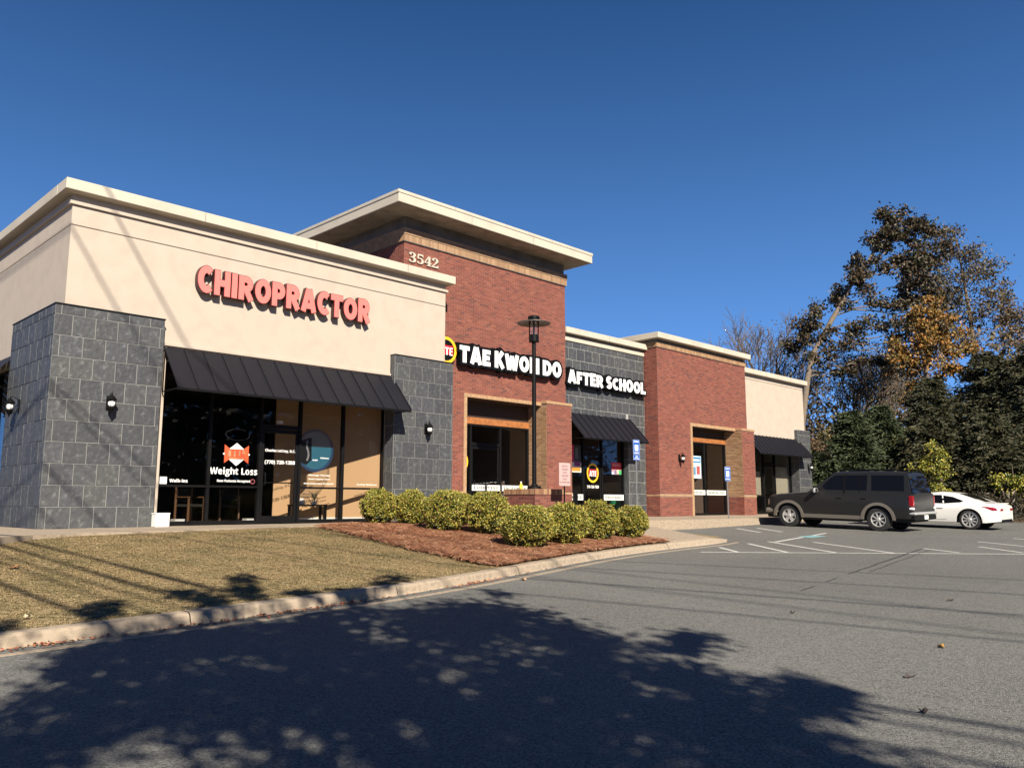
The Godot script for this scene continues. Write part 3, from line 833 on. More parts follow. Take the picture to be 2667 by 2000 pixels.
	each("beam", [[29.235, 32.685, 3.08, 3.29, -19.11, -18.99]], M.orange, S, 0.01)
	shopfront("window", [29.27, 30.95, 32.65], 0.0, 3.08, -19.07, [0.88], -1, S, "glass doors in the brick bay under an orange beam", 0.08)
	# --- the far cream unit
	plain("stucco_wall", [[33.77, 40.56, 3.62, 6.278, -19.35, -19.0], [33.77, 40.56, 6.302, 6.53, -19.35, -19.0], [33.78, 40.54, 6.278, 6.302, -19.34, -19.02], [39.45, 40.56, 0, 3.62, -19.35, -19.0], [33.77, 34.1, 0, 3.62, -19.35, -19.0], [40.21, 40.56, 0, 6.53, -46, -19.352]], M.cream, S, 0.0, "cream stucco wall of the far shop")
	plain("cornice", [[33.76, 40.76, 6.53, 6.76, -19.35, -18.8], [40.2, 40.76, 6.53, 6.76, -46, -19.352]], M.trim, S, 0.012)
	var p3 := plain("stone_pier", [[39.42, 40.77, 0, 4.17, -21.5, -18.81]], M.grout, S, 0.0, "slate-tiled pier at the far end of the shops")
	tiles(Vector3(39.42, 0, -18.81), Vector3.RIGHT, Vector3.BACK, 1.35, 4.17, [], p3, 0.0, 0.009)
	tiles(Vector3(39.42, 0, -19.3), Vector3.BACK, Vector3.LEFT, 0.49, 4.17, [], p3)
	each("header", [[34.1, 39.45, 3.32, 3.62, -19.4, -19.2]], M.frame, S)
	shopfront("window", [34.14, 35.3, 36.6, 37.7, 39.42], 0.0, 3.34, -19.3, [0.85], 2, S, "glazed front of the far shop")
	each("blind", [[35.36, 36.54, 0.9, 2.0, -19.45, -19.42], [37.76, 39.3, 0.3, 2.3, -19.45, -19.42]], mat(lin(0.36, 0.33, 0.25), 0.9), S)
	for x in [8.1, 11.1, 14.1]: seam_line(x, 7.03, 7.275, -18.158)
	for x in [15.9, 18.1, 20.3]: seam_line(x, 9.36, 9.462, -18.186)
	for x in [16.6, 19.4]: seam_line(x, 9.09, 9.36, -18.206)
	for x in [24.4]: seam_line(x, 6.58, 6.803, -18.948)
	for x in [29.1, 31.6]: seam_line(x, 6.98, 7.213, -18.248)
	for x in [36.4, 38.9]: seam_line(x, 6.53, 6.763, -18.798)
	# --- shell: roofs, rear walls, rooms
	each("roof_deck", [[5.66, 15.37, 6.2, 6.4, -46, -18.752], [15.1, 21.4, 7.6, 7.8, -26, -19.152], [21.32, 26.84, 6.1, 6.25, -46, -19.502], [27.3, 33.3, 6.3, 6.5, -26, -19.102], [33.77, 40.21, 6.0, 6.2, -46, -19.352], [14.6, 21.31, 6.1, 6.25, -46, -26.02], [26.85, 33.76, 6.1, 6.25, -46, -26.02]], M.taupe, S)
	plain("rear_wall", [[5.31, 40.56, 0, 6.2, -46.4, -46.0]], M.cream, S)
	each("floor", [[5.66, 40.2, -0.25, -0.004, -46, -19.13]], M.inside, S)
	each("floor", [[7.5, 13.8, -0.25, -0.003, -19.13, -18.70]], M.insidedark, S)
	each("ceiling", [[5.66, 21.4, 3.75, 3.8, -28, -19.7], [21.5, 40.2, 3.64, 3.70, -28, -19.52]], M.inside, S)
	each("inner_wall", [[5.66, 13.70, 0, 3.72, -28.2, -28.0], [6.3, 6.4, 0, 3.72, -28.0, -21.3], [5.66, 6.3, 0, 3.72, -21.4, -21.3], [14.6, 40.2, 0, 3.7, -25.6, -25.4]], M.insidedark, S)  # the two by the side window are added to block its light
	slanted("partition", Vector2(11.15, -19.97), Vector2(13.78, -18.86), 0.0, 3.72, 0.12, M.partition, "tan inner wall seen through the glass")
	slanted("skirting", Vector2(11.16, -19.94), Vector2(13.78, -18.835), 0.0, 0.13, 0.025, M.white, "")
	each("inner_wall", [[16.5, 16.6, 0, 3.2, -25.4, -19.75], [21.6, 21.8, 0, 3.6, -25.4, -19.52], [27.0, 27.2, 0, 3.6, -25.4, -19.52], [33.4, 33.6, 0, 3.6, -25.4, -19.4]], M.inside, S)
	awning("long black metal awning below the red letters of the corner shop", 7.40, 13.76, 3.98, 2.99, -18.35, -17.47, 14)
	awning("short black metal awning on the slate wall under the white letters", 21.95, 25.74, 3.72, 2.78, -19.10, -18.22, 10)
	awning("black metal awning on the cream shop at the far end", 34.2, 39.58, 3.68, 2.77, -18.96, -18.14, 15)
	# awning on the side of the corner shop, seen end-on
	var sa := thing("awning", "black metal awning on the left side wall beyond the corner pier", "awning", Vector3(5.31, 3.0, -24.3), "black standing seam awnings")
	for k in 12:
		var mb := MB.new()
		var a := -27.1 + k * 0.48; var b := a + 0.465
		mb.quad(Vector3(4.42, 3.0, a), Vector3(4.42, 3.0, b), Vector3(5.30, 3.98, b), Vector3(5.30, 3.98, a))
		part("panel", mb, M.awning, sa)
	var fm := MB.new()
	wall_box(fm, 4.41, 4.46, 2.95, 2.999, -27.1, -21.3)
	part("frame", fm, M.frame, sa)

func font(serif := false, fat := 0.0) -> Font:
	var f := SystemFont.new()
	f.font_names = PackedStringArray(["Droid Serif" if serif else "Droid Sans"])
	f.font_weight = 700
	if fat == 0.0: return f
	var w := FontVariation.new()
	w.base_font = f; w.variation_embolden = fat
	return w

func text_mesh(s: String, f: Font, depth: float, m: Material) -> TextMesh:
	var t := TextMesh.new()
	t.text = s; t.font = f; t.font_size = 64; t.pixel_size = 0.01; t.depth = depth; t.curve_step = 1.0
	t.horizontal_alignment = HORIZONTAL_ALIGNMENT_LEFT
	t.vertical_alignment = VERTICAL_ALIGNMENT_CENTER
	t.material = m
	return t

func box_of(s: String, f: Font) -> AABB:
	return text_mesh(s, f, 0.01, M.white).get_aabb()

# Lettering fitted into x0..x1, y0..y1 on the plane z, facing +z, as one part.
func lettering(s: String, x0: float, x1: float, y0: float, y1: float, z: float, m: Material, parent: Node3D, label := "", f: Font = null, called := "lettering"):
	if f == null: f = font()
	var b := box_of(s, f)
	var o := MeshInstance3D.new()
	o.mesh = text_mesh(s, f, 0.2, m)
	o.name = called
	parent.add_child(o, true)
	var k := Vector3((x1 - x0) / b.size.x, (y1 - y0) / b.size.y, 0.01)
	o.scale = k
	o.position = Vector3(x0 - b.position.x * k.x, y0 - b.position.y * k.y, z) - where(parent)
	if label: o.set_meta("label", label)

# Fat display letters drawn as strokes in a box one unit high: [width, strokes], a stroke being [closed, points...].
func arc(cx: float, cy: float, rx: float, ry: float, a0: float, a1: float, n := 14) -> Array:
	var r := []
	for k in n + 1:
		var a := deg_to_rad(lerpf(a0, a1, float(k) / n))
		r.append(Vector2(cx + rx * cos(a), cy + ry * sin(a)))
	return r
func strokes(l: String) -> Array:
	var q := func(v: Array): return v.map(func(p): return Vector2(p[0], p[1]))
	match l:
		"C": return [0.70, [[false, arc(0.40, 0.5, 0.27, 0.37, 48, 312, 18)]]]
		"H": return [0.74, [[false, q.call([[0.13, 0], [0.13, 1]])], [false, q.call([[0.61, 0], [0.61, 1]])], [false, q.call([[0.2, 0.5], [0.54, 0.5]])]]]
		"I": return [0.28, [[false, q.call([[0.14, 0], [0.14, 1]])]]]
		"P": return [0.68, [[false, q.call([[0.13, 0], [0.13, 1]])], [false, q.call([[0.14, 0.87], [0.34, 0.87]]) + arc(0.34, 0.65, 0.20, 0.22, 80, -80, 8) + q.call([[0.34, 0.43], [0.14, 0.43]])]]]
		"R": return [0.74, [[false, q.call([[0.13, 0], [0.13, 1]])], [false, q.call([[0.14, 0.87], [0.36, 0.87]]) + arc(0.36, 0.67, 0.20, 0.20, 80, -80, 8) + q.call([[0.36, 0.47], [0.14, 0.47]])], [false, q.call([[0.32, 0.5], [0.62, 0.0]])]]]
		"O": return [0.80, [[true, arc(0.40, 0.5, 0.27, 0.37, 0, 342, 19)]]]
		"D": return [0.76, [[true, q.call([[0.13, 0.13], [0.32, 0.13]]) + arc(0.32, 0.5, 0.31, 0.37, -80, 80, 10) + q.call([[0.32, 0.87], [0.13, 0.87]])]]]
		"A": return [0.82, [[false, q.call([[0.11, 0], [0.38, 1]])], [false, q.call([[0.71, 0], [0.44, 1]])], [false, q.call([[0.26, 0.27], [0.56, 0.27]])]]]
		"T": return [0.70, [[false, q.call([[0.35, 0], [0.35, 0.9]])], [false, q.call([[0.0, 0.87], [0.70, 0.87]])]]]
		"E": return [0.60, [[false, q.call([[0.13, 0], [0.13, 1]])], [false, q.call([[0.15, 0.87], [0.58, 0.87]])], [false, q.call([[0.15, 0.5], [0.52, 0.5]])], [false, q.call([[0.15, 0.13], [0.58, 0.13]])]]]
		"F": return [0.58, [[false, q.call([[0.13, 0], [0.13, 1]])], [false, q.call([[0.15, 0.87], [0.56, 0.87]])], [false, q.call([[0.15, 0.48], [0.50, 0.48]])]]]
		"K": return [0.74, [[false, q.call([[0.13, 0], [0.13, 1]])], [false, q.call([[0.18, 0.42], [0.60, 1.0]])], [false, q.call([[0.28, 0.56], [0.64, 0.0]])]]]
		"W": return [1.06, [[false, q.call([[0.10, 1], [0.29, 0.0]])], [false, q.call([[0.33, 0.0], [0.51, 0.9]])], [false, q.call([[0.55, 0.9], [0.73, 0.0]])], [false, q.call([[0.77, 0.0], [0.96, 1]])]]]
		"N": return [0.78, [[false, q.call([[0.13, 0], [0.13, 1]])], [false, q.call([[0.65, 0], [0.65, 1]])], [false, q.call([[0.15, 0.95], [0.63, 0.05]])]]]
		"S": return [0.66, [[false, arc(0.34, 0.69, 0.19, 0.185, 30, 250, 10) + arc(0.32, 0.31, 0.20, 0.185, 70, -150, 10)]]]
		"L": return [0.58, [[false, q.call([[0.13, 0], [0.13, 1]])], [false, q.call([[0.15, 0.13], [0.58, 0.13]])]]]
	return [0.18, []]

func ribbon(mb: MB, pts: Array, closed: bool, wid: float, ends: float, k: Vector2, z0: float, z1: float):
	var l := []; var r := []
	var n := pts.size()
	for i in n:
		var p: Vector2 = pts[i]
		var a: Vector2 = (p - pts[i - 1]).normalized() if i > 0 or closed else Vector2.ZERO
		var b: Vector2 = (pts[(i + 1) % n] - p).normalized() if i < n - 1 or closed else Vector2.ZERO
		if not closed and i == 0: p -= b * ends
		if not closed and i == n - 1: p += a * ends
		var d := (a + b).normalized()
		var s := Vector2(-d.y, d.x)
		var m := wid * 0.5
		if a != Vector2.ZERO and b != Vector2.ZERO: m /= maxf(0.5, absf(s.dot(Vector2(-a.y, a.x))))
		l.append((p + s * m) * k); r.append((p - s * m) * k)
	for i in (n if closed else n - 1):
		var j := (i + 1) % n
		var v := func(p, z): return Vector3(p.x, p.y, z)
		mb.quad(v.call(r[i], z1), v.call(r[j], z1), v.call(l[j], z1), v.call(l[i], z1))
		mb.quad(v.call(r[i], z0), v.call(r[j], z0), v.call(r[j], z1), v.call(r[i], z1))
		mb.quad(v.call(l[j], z0), v.call(l[i], z0), v.call(l[i], z1), v.call(l[j], z1))
		if not closed and i == 0: mb.quad(v.call(l[0], z0), v.call(r[0], z0), v.call(r[0], z1), v.call(l[0], z1))
		if not closed and i == n - 2: mb.quad(v.call(r[j], z0), v.call(l[j], z0), v.call(l[j], z1), v.call(r[j], z1))

# Channel letters, each a part: a coloured face on a darker, wider can.
func channel_sign(s: String, label: String, x0: float, x1: float, y0: float, y1: float, z: float, depth: float, face: Material, can: Material, grow: float, lift: Array, group := "") -> Node3D:
	var o := thing("letter_sign", label, "sign", Vector3((x0 + x1) * 0.5, y0, z), group)
	var gap := 0.07
	var total := -gap
	for ch in s: total += strokes(ch)[0] + gap
	var k := Vector2((x1 - x0) / total, y1 - y0)
	var x := 0.0
	for i in s.length():
		var g := strokes(s[i])
		if g[1].size():
			var kk := Vector2(k.x, k.y * lift[i % lift.size()])
			var cm := MB.new(); var fm := MB.new()
			var e := 0
			for st in g[1]:
				ribbon(cm, st[1], st[0], 0.26 + grow, grow * 0.5, kk, 0.0, depth + 0.0006 * e)
				ribbon(fm, st[1], st[0], 0.26, 0.0, kk, depth * 0.5, depth + 0.010 + 0.0006 * e)
				e += 1
			for m in [cm, fm]:
				for q in m.v.size(): m.v[q] += Vector3(x0 + x * k.x, y0, z)
			var cn := part("letter", cm, can, o)
			part("face", fm, face, cn)
		x += g[0] + gap
	return o

func disc(mb: MB, c: Vector3, r0: float, r1: float, seg := 32):      # ring facing +z
	for k in seg:
		var a := TAU * k / seg; var b := TAU * (k + 1) / seg
		var p := Vector3(cos(a), sin(a), 0); var q := Vector3(cos(b), sin(b), 0)
		if r0 <= 0.0: mb.tri(c, c + p * r1, c + q * r1)
		else: mb.quad(c + p * r0, c + p * r1, c + q * r1, c + q * r0)

func emblem(c: Vector3, r: float, parent: Node3D, flat: bool, squash := 1.0):
	var d := 0.06 if not flat else 0.002
	var z := c.z
	var cc := Vector3(c.x, c.y, 0)
	var mk := func(called, m, build: Callable, dz):
		var mb := MB.new()
		build.call(mb)
		for i in mb.v.size():
			var p := mb.v[i]
			mb.v[i] = Vector3(c.x + (p.x - c.x) * squash, p.y, z + dz + p.z)
		part(called, mb, m, parent)
	if not flat: mk.call("can", M.black, func(mb): mb.lathe(Vector3(c.x, c.y, -0.14), [[r * 1.02, 0], [r * 1.02, 0.14], [0.0, 0.141]], 36, Vector3.BACK), 0.0)
	mk.call("ring", M.yellow, func(mb): disc(mb, cc, r * 0.78, r), d * 0.05)
	mk.call("disc", M.black, func(mb): disc(mb, cc, 0, r * 0.78), d * 0.04)
	mk.call("stripe", M.red, func(mb): wall_box(mb, c.x - r * 0.66, c.x + r * 0.66, c.y - r * 0.32, c.y + r * 0.36, 0.0, 0.001), d * 0.05 + 0.001)
	lettering("ATE", c.x - r * 0.58 * squash, c.x + r * 0.60 * squash, c.y - r * 0.36, c.y + r * 0.22, z + d * 0.05 + 0.004, M.whitesign, parent)

func build_signs():
	channel_sign("CHIROPRACTOR", "big coral red letters reading CHIROPRACTOR on the cream wall", 8.02, 12.86, 5.36, 5.96, -18.40 + 0.06, 0.13, M.pink, M.darkred, 0.05, [1.08, 1.0, 1.0, 0.98, 1.0, 1.0, 1.02, 0.98, 1.04, 1.0, 0.98, 1.06])
	channel_sign("TAE KWON DO", "white letters reading TAE KWON DO on the red brick tower", 16.66, 21.42, 4.84, 5.37, -19.015 + 0.02, 0.20, M.whitesign, M.black, 0.30, [1.0, 1.03, 0.98], "white letters above the shop awnings")
	channel_sign("AFTER SCHOOL", "white letters reading AFTER SCHOOL on the slate wall", 21.95, 26.62, 4.76, 5.22, -19.16 + 0.02, 0.20, M.whitesign, M.black, 0.30, [1.04, 0.98, 1.0], "white letters above the shop awnings")
	var num := thing("house_number", "pale serif numbers 3542 high on the brick tower", "house number", Vector3(15.31, 7.67, -19.02))
	var f := font(true)
	var b := box_of("3542", f)
	for i in 4:
		var off := f.get_string_size("3542".substr(0, i), HORIZONTAL_ALIGNMENT_LEFT, -1, 64).x * 0.01
		var k := Vector3(1.14 / b.size.x, 0.31 / b.size.y, 0.06)
		var o := MeshInstance3D.new()
		o.mesh = text_mesh("3542"[i], f, 0.5, M.trim)
		o.name = "digit"
		num.add_child(o, true)
		o.scale = k
		o.position = Vector3(14.77 + (off - b.position.x) * k.x, 7.83, -18.99) - num.position
	var em := thing("round_sign", "round yellow ringed emblem sign half hidden by the cream wall", "sign", Vector3(16.17, 4.75, -19.0))
	emblem(Vector3(16.17, 5.15, -18.86), 0.42, em, false)
	# lettering and stickers on the glass, just proud of it
	var g := window_of("dark glazed front of the corner shop")
	var z := -18.735
	lettering("Weight Loss", 8.80, 10.01, 1.14, 1.36, z, M.whitesign, g, "white Weight Loss lettering")
	lettering("New Patients Accepted", 8.99, 9.83, 0.99, 1.07, z, M.whitesign, g, "small white lettering")
	lettering("Walk-ins", 7.86, 8.28, 0.98, 1.06, z, M.whitesign, g, "small white lettering")
	lettering("100", 10.48, 10.66, 2.49, 2.57, z, M.white, g, "white unit number")
	lettering("Charles LeCroy, D.C.", 10.20, 11.04, 1.76, 1.85, z, M.whitesign, g, "small white lettering")
	lettering("(770) 720-1388", 10.20, 11.04, 1.46, 1.57, z, M.whitesign, g, "white telephone number")
	lettering("Most Insurance Accepted", 11.32, 12.2, 0.985, 1.035, z, M.white, g)
	lettering("Auto Injury Care", 11.45, 12.1, 1.10, 1.15, z, M.white, g)
	lettering("Massage Therapy", 11.45, 12.1, 1.20, 1.25, z, M.white, g)
	lettering("Family Wellness", 12.95, 13.6, 0.98, 1.03, z, M.white, g)
	for k in 5: lettering(["Mon  9 - 6", "Tue  9 - 6", "Wed  9 - 6", "Thu  9 - 6", "Fri  9 - 1"][k], 11.3, 11.75, 0.72 - k * 0.08, 0.76 - k * 0.08, z, M.insidedark, g)
	var bar := MB.new()
	wall_box(bar, 10.115, 10.145, 1.12, 1.40, z - 0.002, z + 0.002)
	part("lettering", bar, M.whitesign, g)
	var wb := MB.new()
	wall_box(wb, 7.56, 7.80, 0.94, 1.10, z - 0.002, z + 0.002)
	part("notice", wb, M.paper, g, "white paper notice on the glass")
	var bow := MB.new()
	bow.prism([Vector2(9.14, 1.90), Vector2(9.28, 1.80), Vector2(9.62, 1.80), Vector2(9.76, 1.90), Vector2(9.76, 1.46), Vector2(9.62, 1.56), Vector2(9.28, 1.56), Vector2(9.14, 1.46)], 0.003, Transform3D(Basis(), Vector3(0, 0, z + 0.002)))
	part("emblem", bow, mat(lin(0.62, 0.085, 0.03), 0.5), g, "orange bow-shaped emblem")
	var dia := MB.new()
	dia.prism([Vector2(9.45, 1.95), Vector2(9.80, 1.68), Vector2(9.45, 1.40), Vector2(9.10, 1.68)], 0.002, Transform3D(Basis(), Vector3(0, 0, z - 0.002)))
	part("emblem", dia, M.whitesign, g)
	var bl := MB.new()
	wall_box(bl, 9.26, 9.64, 1.555, 1.585, z + 0.003, z + 0.004); wall_box(bl, 9.24, 9.30, 1.62, 1.76, z + 0.003, z + 0.004); wall_box(bl, 9.38, 9.42, 1.62, 1.76, z + 0.003, z + 0.004); wall_box(bl, 9.50, 9.54, 1.64, 1.76, z + 0.003, z + 0.004); wall_box(bl, 9.60, 9.66, 1.70, 1.76, z + 0.003, z + 0.004)
	part("emblem", bl, M.tanstone, g)
	var ell := MB.new()
	for k in 36:
		var a := TAU * k / 36; var bb := TAU * (k + 1) / 36
		if k in [2, 3, 4, 30]: continue
		var q := []
		for e in [[a, 0.93], [a, 1.0], [bb, 1.0], [bb, 0.93]]: q.append(Vector3(9.46 + cos(e[0]) * 0.32 * e[1], 2.15 + sin(e[0]) * 0.14 * e[1], z))
		ell.quad(q[0], q[1], q[2], q[3])
	part("emblem", ell, mat(lin(0.12, 0.12, 0.12), 0.6), g, "thin oval outline sticker")
	var cir := MB.new()
	disc(cir, Vector3(9.90, 1.03, z), 0.045, 0.06, 20)
	part("emblem", cir, mat(lin(0.4, 0.1, 0.12), 0.6), g)
	# the round blue sticker across two panes
	var ring := MB.new(); disc(ring, Vector3(11.62, 1.87, z), 0.49, 0.56, 40)
	part("emblem", ring, film(Color(0.08, 0.22, 0.36, 0.55)), g, "round blue see-through sticker")
	var dd := MB.new()
	for k in 40:
		var a := TAU * k / 40; var b2 := TAU * (k + 1) / 40
		dd.tri(Vector3(11.62, 1.87, z), Vector3(11.62 + 0.49 * cos(a), 1.87 + 0.49 * sin(a), z), Vector3(11.62 + 0.49 * cos(b2), 1.87 + 0.49 * sin(b2), z))
	part("emblem", dd, film(Color(0.16, 0.50, 0.62, 0.30)), g)
	var sp := MB.new()
	sp.prism([Vector2(11.22, 2.12), Vector2(11.5, 2.2), Vector2(11.52, 1.62), Vector2(11.36, 1.48), Vector2(11.22, 1.55)], 0.001, Transform3D(Basis(), Vector3(0, 0, z + 0.002)))
	part("emblem", sp, film(Color(0.01, 0.015, 0.02, 0.75)), g)
	var vert := MB.new()
	for k in 9:
		wall_box(vert, 11.37 + 0.03 * sin(k * 0.7), 11.42 + 0.03 * sin(k * 0.7), 1.60 + k * 0.058, 1.64 + k * 0.058, z + 0.003, z + 0.004)
	part("emblem", vert, mat(lin(0.16, 0.17, 0.18), 0.6), g)
	lettering("Health", 11.55, 11.70, 1.60, 1.64, z + 0.003, M.whitesign, g)
	lettering("Wellness", 11.78, 12.04, 1.66, 1.70, z + 0.003, M.whitesign, g)
	# the tenets on the lower bars of the other fronts
	board("COURTESY", 17.941, 19.195, 0.91, 1.095, -19.57, window_of("tall dark glass doors under an orange beam"))
	board("INTEGRITY", 19.297, 20.51, 0.91, 1.095, -19.57, window_of("tall dark glass doors under an orange beam"))
	board("PATIENCE", 22.05, 23.24, 0.62, 0.83, -19.375, window_of("dark glazed front of the middle shop"))
	board("PERSEVERANCE", 24.46, 25.66, 0.62, 0.83, -19.375, window_of("dark glazed front of the middle shop"))
	board("SELF-CONTROL", 29.33, 30.89, 0.86, 1.06, -18.995, window_of("glass doors in the brick bay under an orange beam"))
	board("INDOMITABLE SPIRIT", 31.02, 32.58, 0.86, 1.06, -18.995, window_of("glass doors in the brick bay under an orange beam"))
	emblem(Vector3(17.448, 1.825, -19.626), 0.36, window_of("tall dark glass doors under an orange beam"), true)
	lettering("770-720-7300", 17.283, 17.736, 1.24, 1.30, -19.626, M.whitesign, window_of("tall dark glass doors under an orange beam"))
	emblem(Vector3(23.86, 1.62, -19.42), 0.36, window_of("dark glazed front of the middle shop"), true, 0.95)
	lettering("770-720-7300", 23.52, 24.2, 1.06, 1.16, -19.42, M.whitesign, window_of("dark glazed front of the middle shop"))

func film(c: Color) -> StandardMaterial3D:
	var m := mat(c, 0.5)
	m.transparency = BaseMaterial3D.TRANSPARENCY_ALPHA
	return m

func window_of(label: String) -> Node3D:
	for ch in shop.get_children():
		if ch.get_meta("label", "") == label: return ch
	return shop

func board(s: String, x0: float, x1: float, y0: float, y1: float, z: float, parent: Node3D):
	var mb := MB.new()
	wall_box(mb, x0, x1, y0, y1, z - 0.014, z - 0.003)
	part("board", mb, M.paper, parent)
	var w := minf((x1 - x0) * 0.44, s.length() * 0.075)
	lettering(s, (x0 + x1) * 0.5 - w, (x0 + x1) * 0.5 + w, y0 + (y1 - y0) * 0.26, y1 - (y1 - y0) * 0.26, z, mat(lin(0.02, 0.05, 0.03), 0.6), parent)

func lantern(label: String, at: Vector3, turn: float):
	# wall lantern: at is the wall point behind the globe, facing +z before the turn
	var o := thing("wall_lantern", label, "lantern", at, "black coach lanterns on the shop walls")
	o.rotation.y = turn
	var bp := MB.new()
	bp.box(Vector3(-0.055, -0.17, 0.0), Vector3(0.055, 0.13, 0.025), 0.01)
	local("back_plate", bp, M.black, o)
	var ar := MB.new()
	ar.tube([Vector3(0, -0.05, 0.02), Vector3(0, -0.16, 0.07), Vector3(0, -0.20, 0.13), Vector3(0, -0.15, 0.17)], [0.012, 0.012, 0.012, 0.014], 6)
	ar.tube([Vector3(0, 0.10, 0.02), Vector3(0, 0.15, 0.07), Vector3(0, 0.17, 0.15)], [0.009, 0.009, 0.007], 6)
	local("arm", ar, M.black, o)
	var c := Vector3(0, -0.14, 0.18)
	var cup := MB.new()
	cup.lathe(c, [[0.0, -0.14], [0.012, -0.12], [0.02, -0.09], [0.045, -0.05], [0.075, 0.0], [0.08, 0.02], [0.0, 0.021]], 14)
	local("cup", cup, M.black, o)
	var gl := MB.new()
	gl.ball(c + Vector3(0, 0.09, 0), Vector3(0.072, 0.078, 0.072), 16, 10)
	local("globe", gl, M.globe, o)
	for k in 6:
		var cg := MB.new()
		var a := TAU * k / 6
		var d := Vector3(cos(a), 0, sin(a))
		cg.tube([c + d * 0.079 + Vector3(0, 0.02, 0), c + d * 0.087 + Vector3(0, 0.10, 0), c + d * 0.083 + Vector3(0, 0.17, 0)], [0.0045, 0.0045, 0.0045], 5)
		local("cage_bar", cg, M.black, o)
	var top := MB.new()
	top.lathe(c, [[0.0, 0.165], [0.10, 0.165], [0.105, 0.178], [0.085, 0.20], [0.06, 0.235], [0.03, 0.26], [0.012, 0.28], [0.02, 0.30], [0.012, 0.325], [0.0, 0.36]], 14)
	local("roof", top, M.black, o)

func post_sign(called: String, label: String, at: Vector3, tall: float, w: float, pole: Material) -> Node3D:
	var o := thing(called, label, "sign", at)
	var p := MB.new()
	var uch := [[-0.022, -0.012], [0.022, -0.012], [0.022, 0.0], [0.012, 0.0], [0.012, 0.012], [-0.012, 0.012], [-0.012, 0.0], [-0.022, 0.0]]
	for i in uch.size():
		var a = uch[i]; var b = uch[(i + 1) % uch.size()]
		p.quad(Vector3(a[0], -0.1, a[1]), Vector3(b[0], -0.1, b[1]), Vector3(b[0], tall, b[1]), Vector3(a[0], tall, a[1]))
	local("post", p, pole, o)
	var _w := w
	return o

func plate(o: Node3D, x0: float, x1: float, y0: float, y1: float, z: float, face: Material, edge: Material, called := "panel") -> MeshInstance3D:
	var mb := MB.new()
	var r := 0.03
	var pl := []
	for c in [[x1 - r, y1 - r, 0], [x0 + r, y1 - r, 90], [x0 + r, y0 + r, 180], [x1 - r, y0 + r, 270]]:
		for k in 4: pl.append(Vector2(c[0] + r * cos(deg_to_rad(c[2] + 30.0 * k)), c[1] + r * sin(deg_to_rad(c[2] + 30.0 * k))))
	mb.prism(pl, 0.003, Transform3D(Basis(), Vector3(0, 0, z)))
	var m := local(called, mb, edge, o)
	var fm := MB.new()
	var pl2 := []
	for p in pl: pl2.append(Vector2(lerpf(p.x, (x0 + x1) * 0.5, 0.07), lerpf(p.y, (y0 + y1) * 0.5, 0.04)))
	fm.prism(pl2, 0.0, Transform3D(Basis(), Vector3(0, 0, z + 0.0015)))
	local("face", fm, face, m)
	return m

func words(s: String, x0: float, x1: float, y0: float, y1: float, z: float, m: Material, o: Node3D):
	lettering(s, x0 + where(o).x, x1 + where(o).x, y0 + where(o).y, y1 + where(o).y, z + where(o).z, m, o)

func wheelchair(o: Node3D, c: Vector2, s: float, z: float):
	var mb := MB.new()
	wall_box(mb, c.x - s, c.x + s, c.y - s * 1.05, c.y + s * 1.05, z, z + 0.001)
	local("symbol_ground", mb, M.whitesign, o)
	var k := MB.new()
	disc(k, Vector3(c.x - s * 0.12, c.y - s * 0.35, z + 0.002), s * 0.34, s * 0.48, 20)
	disc(k, Vector3(c.x - s * 0.12, c.y + s * 0.78, z + 0.002), 0.0, s * 0.15, 12)
	ribbon_at(k, [Vector2(c.x - s * 0.12, c.y + s * 0.6), Vector2(c.x - s * 0.08, c.y - s * 0.05), Vector2(c.x + s * 0.35, c.y - s * 0.1), Vector2(c.x + s * 0.55, c.y - s * 0.7), Vector2(c.x + s * 0.75, c.y - s * 0.68)], s * 0.16, z + 0.0025)
	ribbon_at(k, [Vector2(c.x - s * 0.1, c.y + s * 0.28), Vector2(c.x + s * 0.3, c.y + s * 0.26)], s * 0.13, z + 0.003)
	local("symbol", k, M.blue, o)

func ribbon_at(mb: MB, pts: Array, w: float, z: float):
	ribbon(mb, pts, false, w, 0.0, Vector2.ONE, z - 0.0005, z)

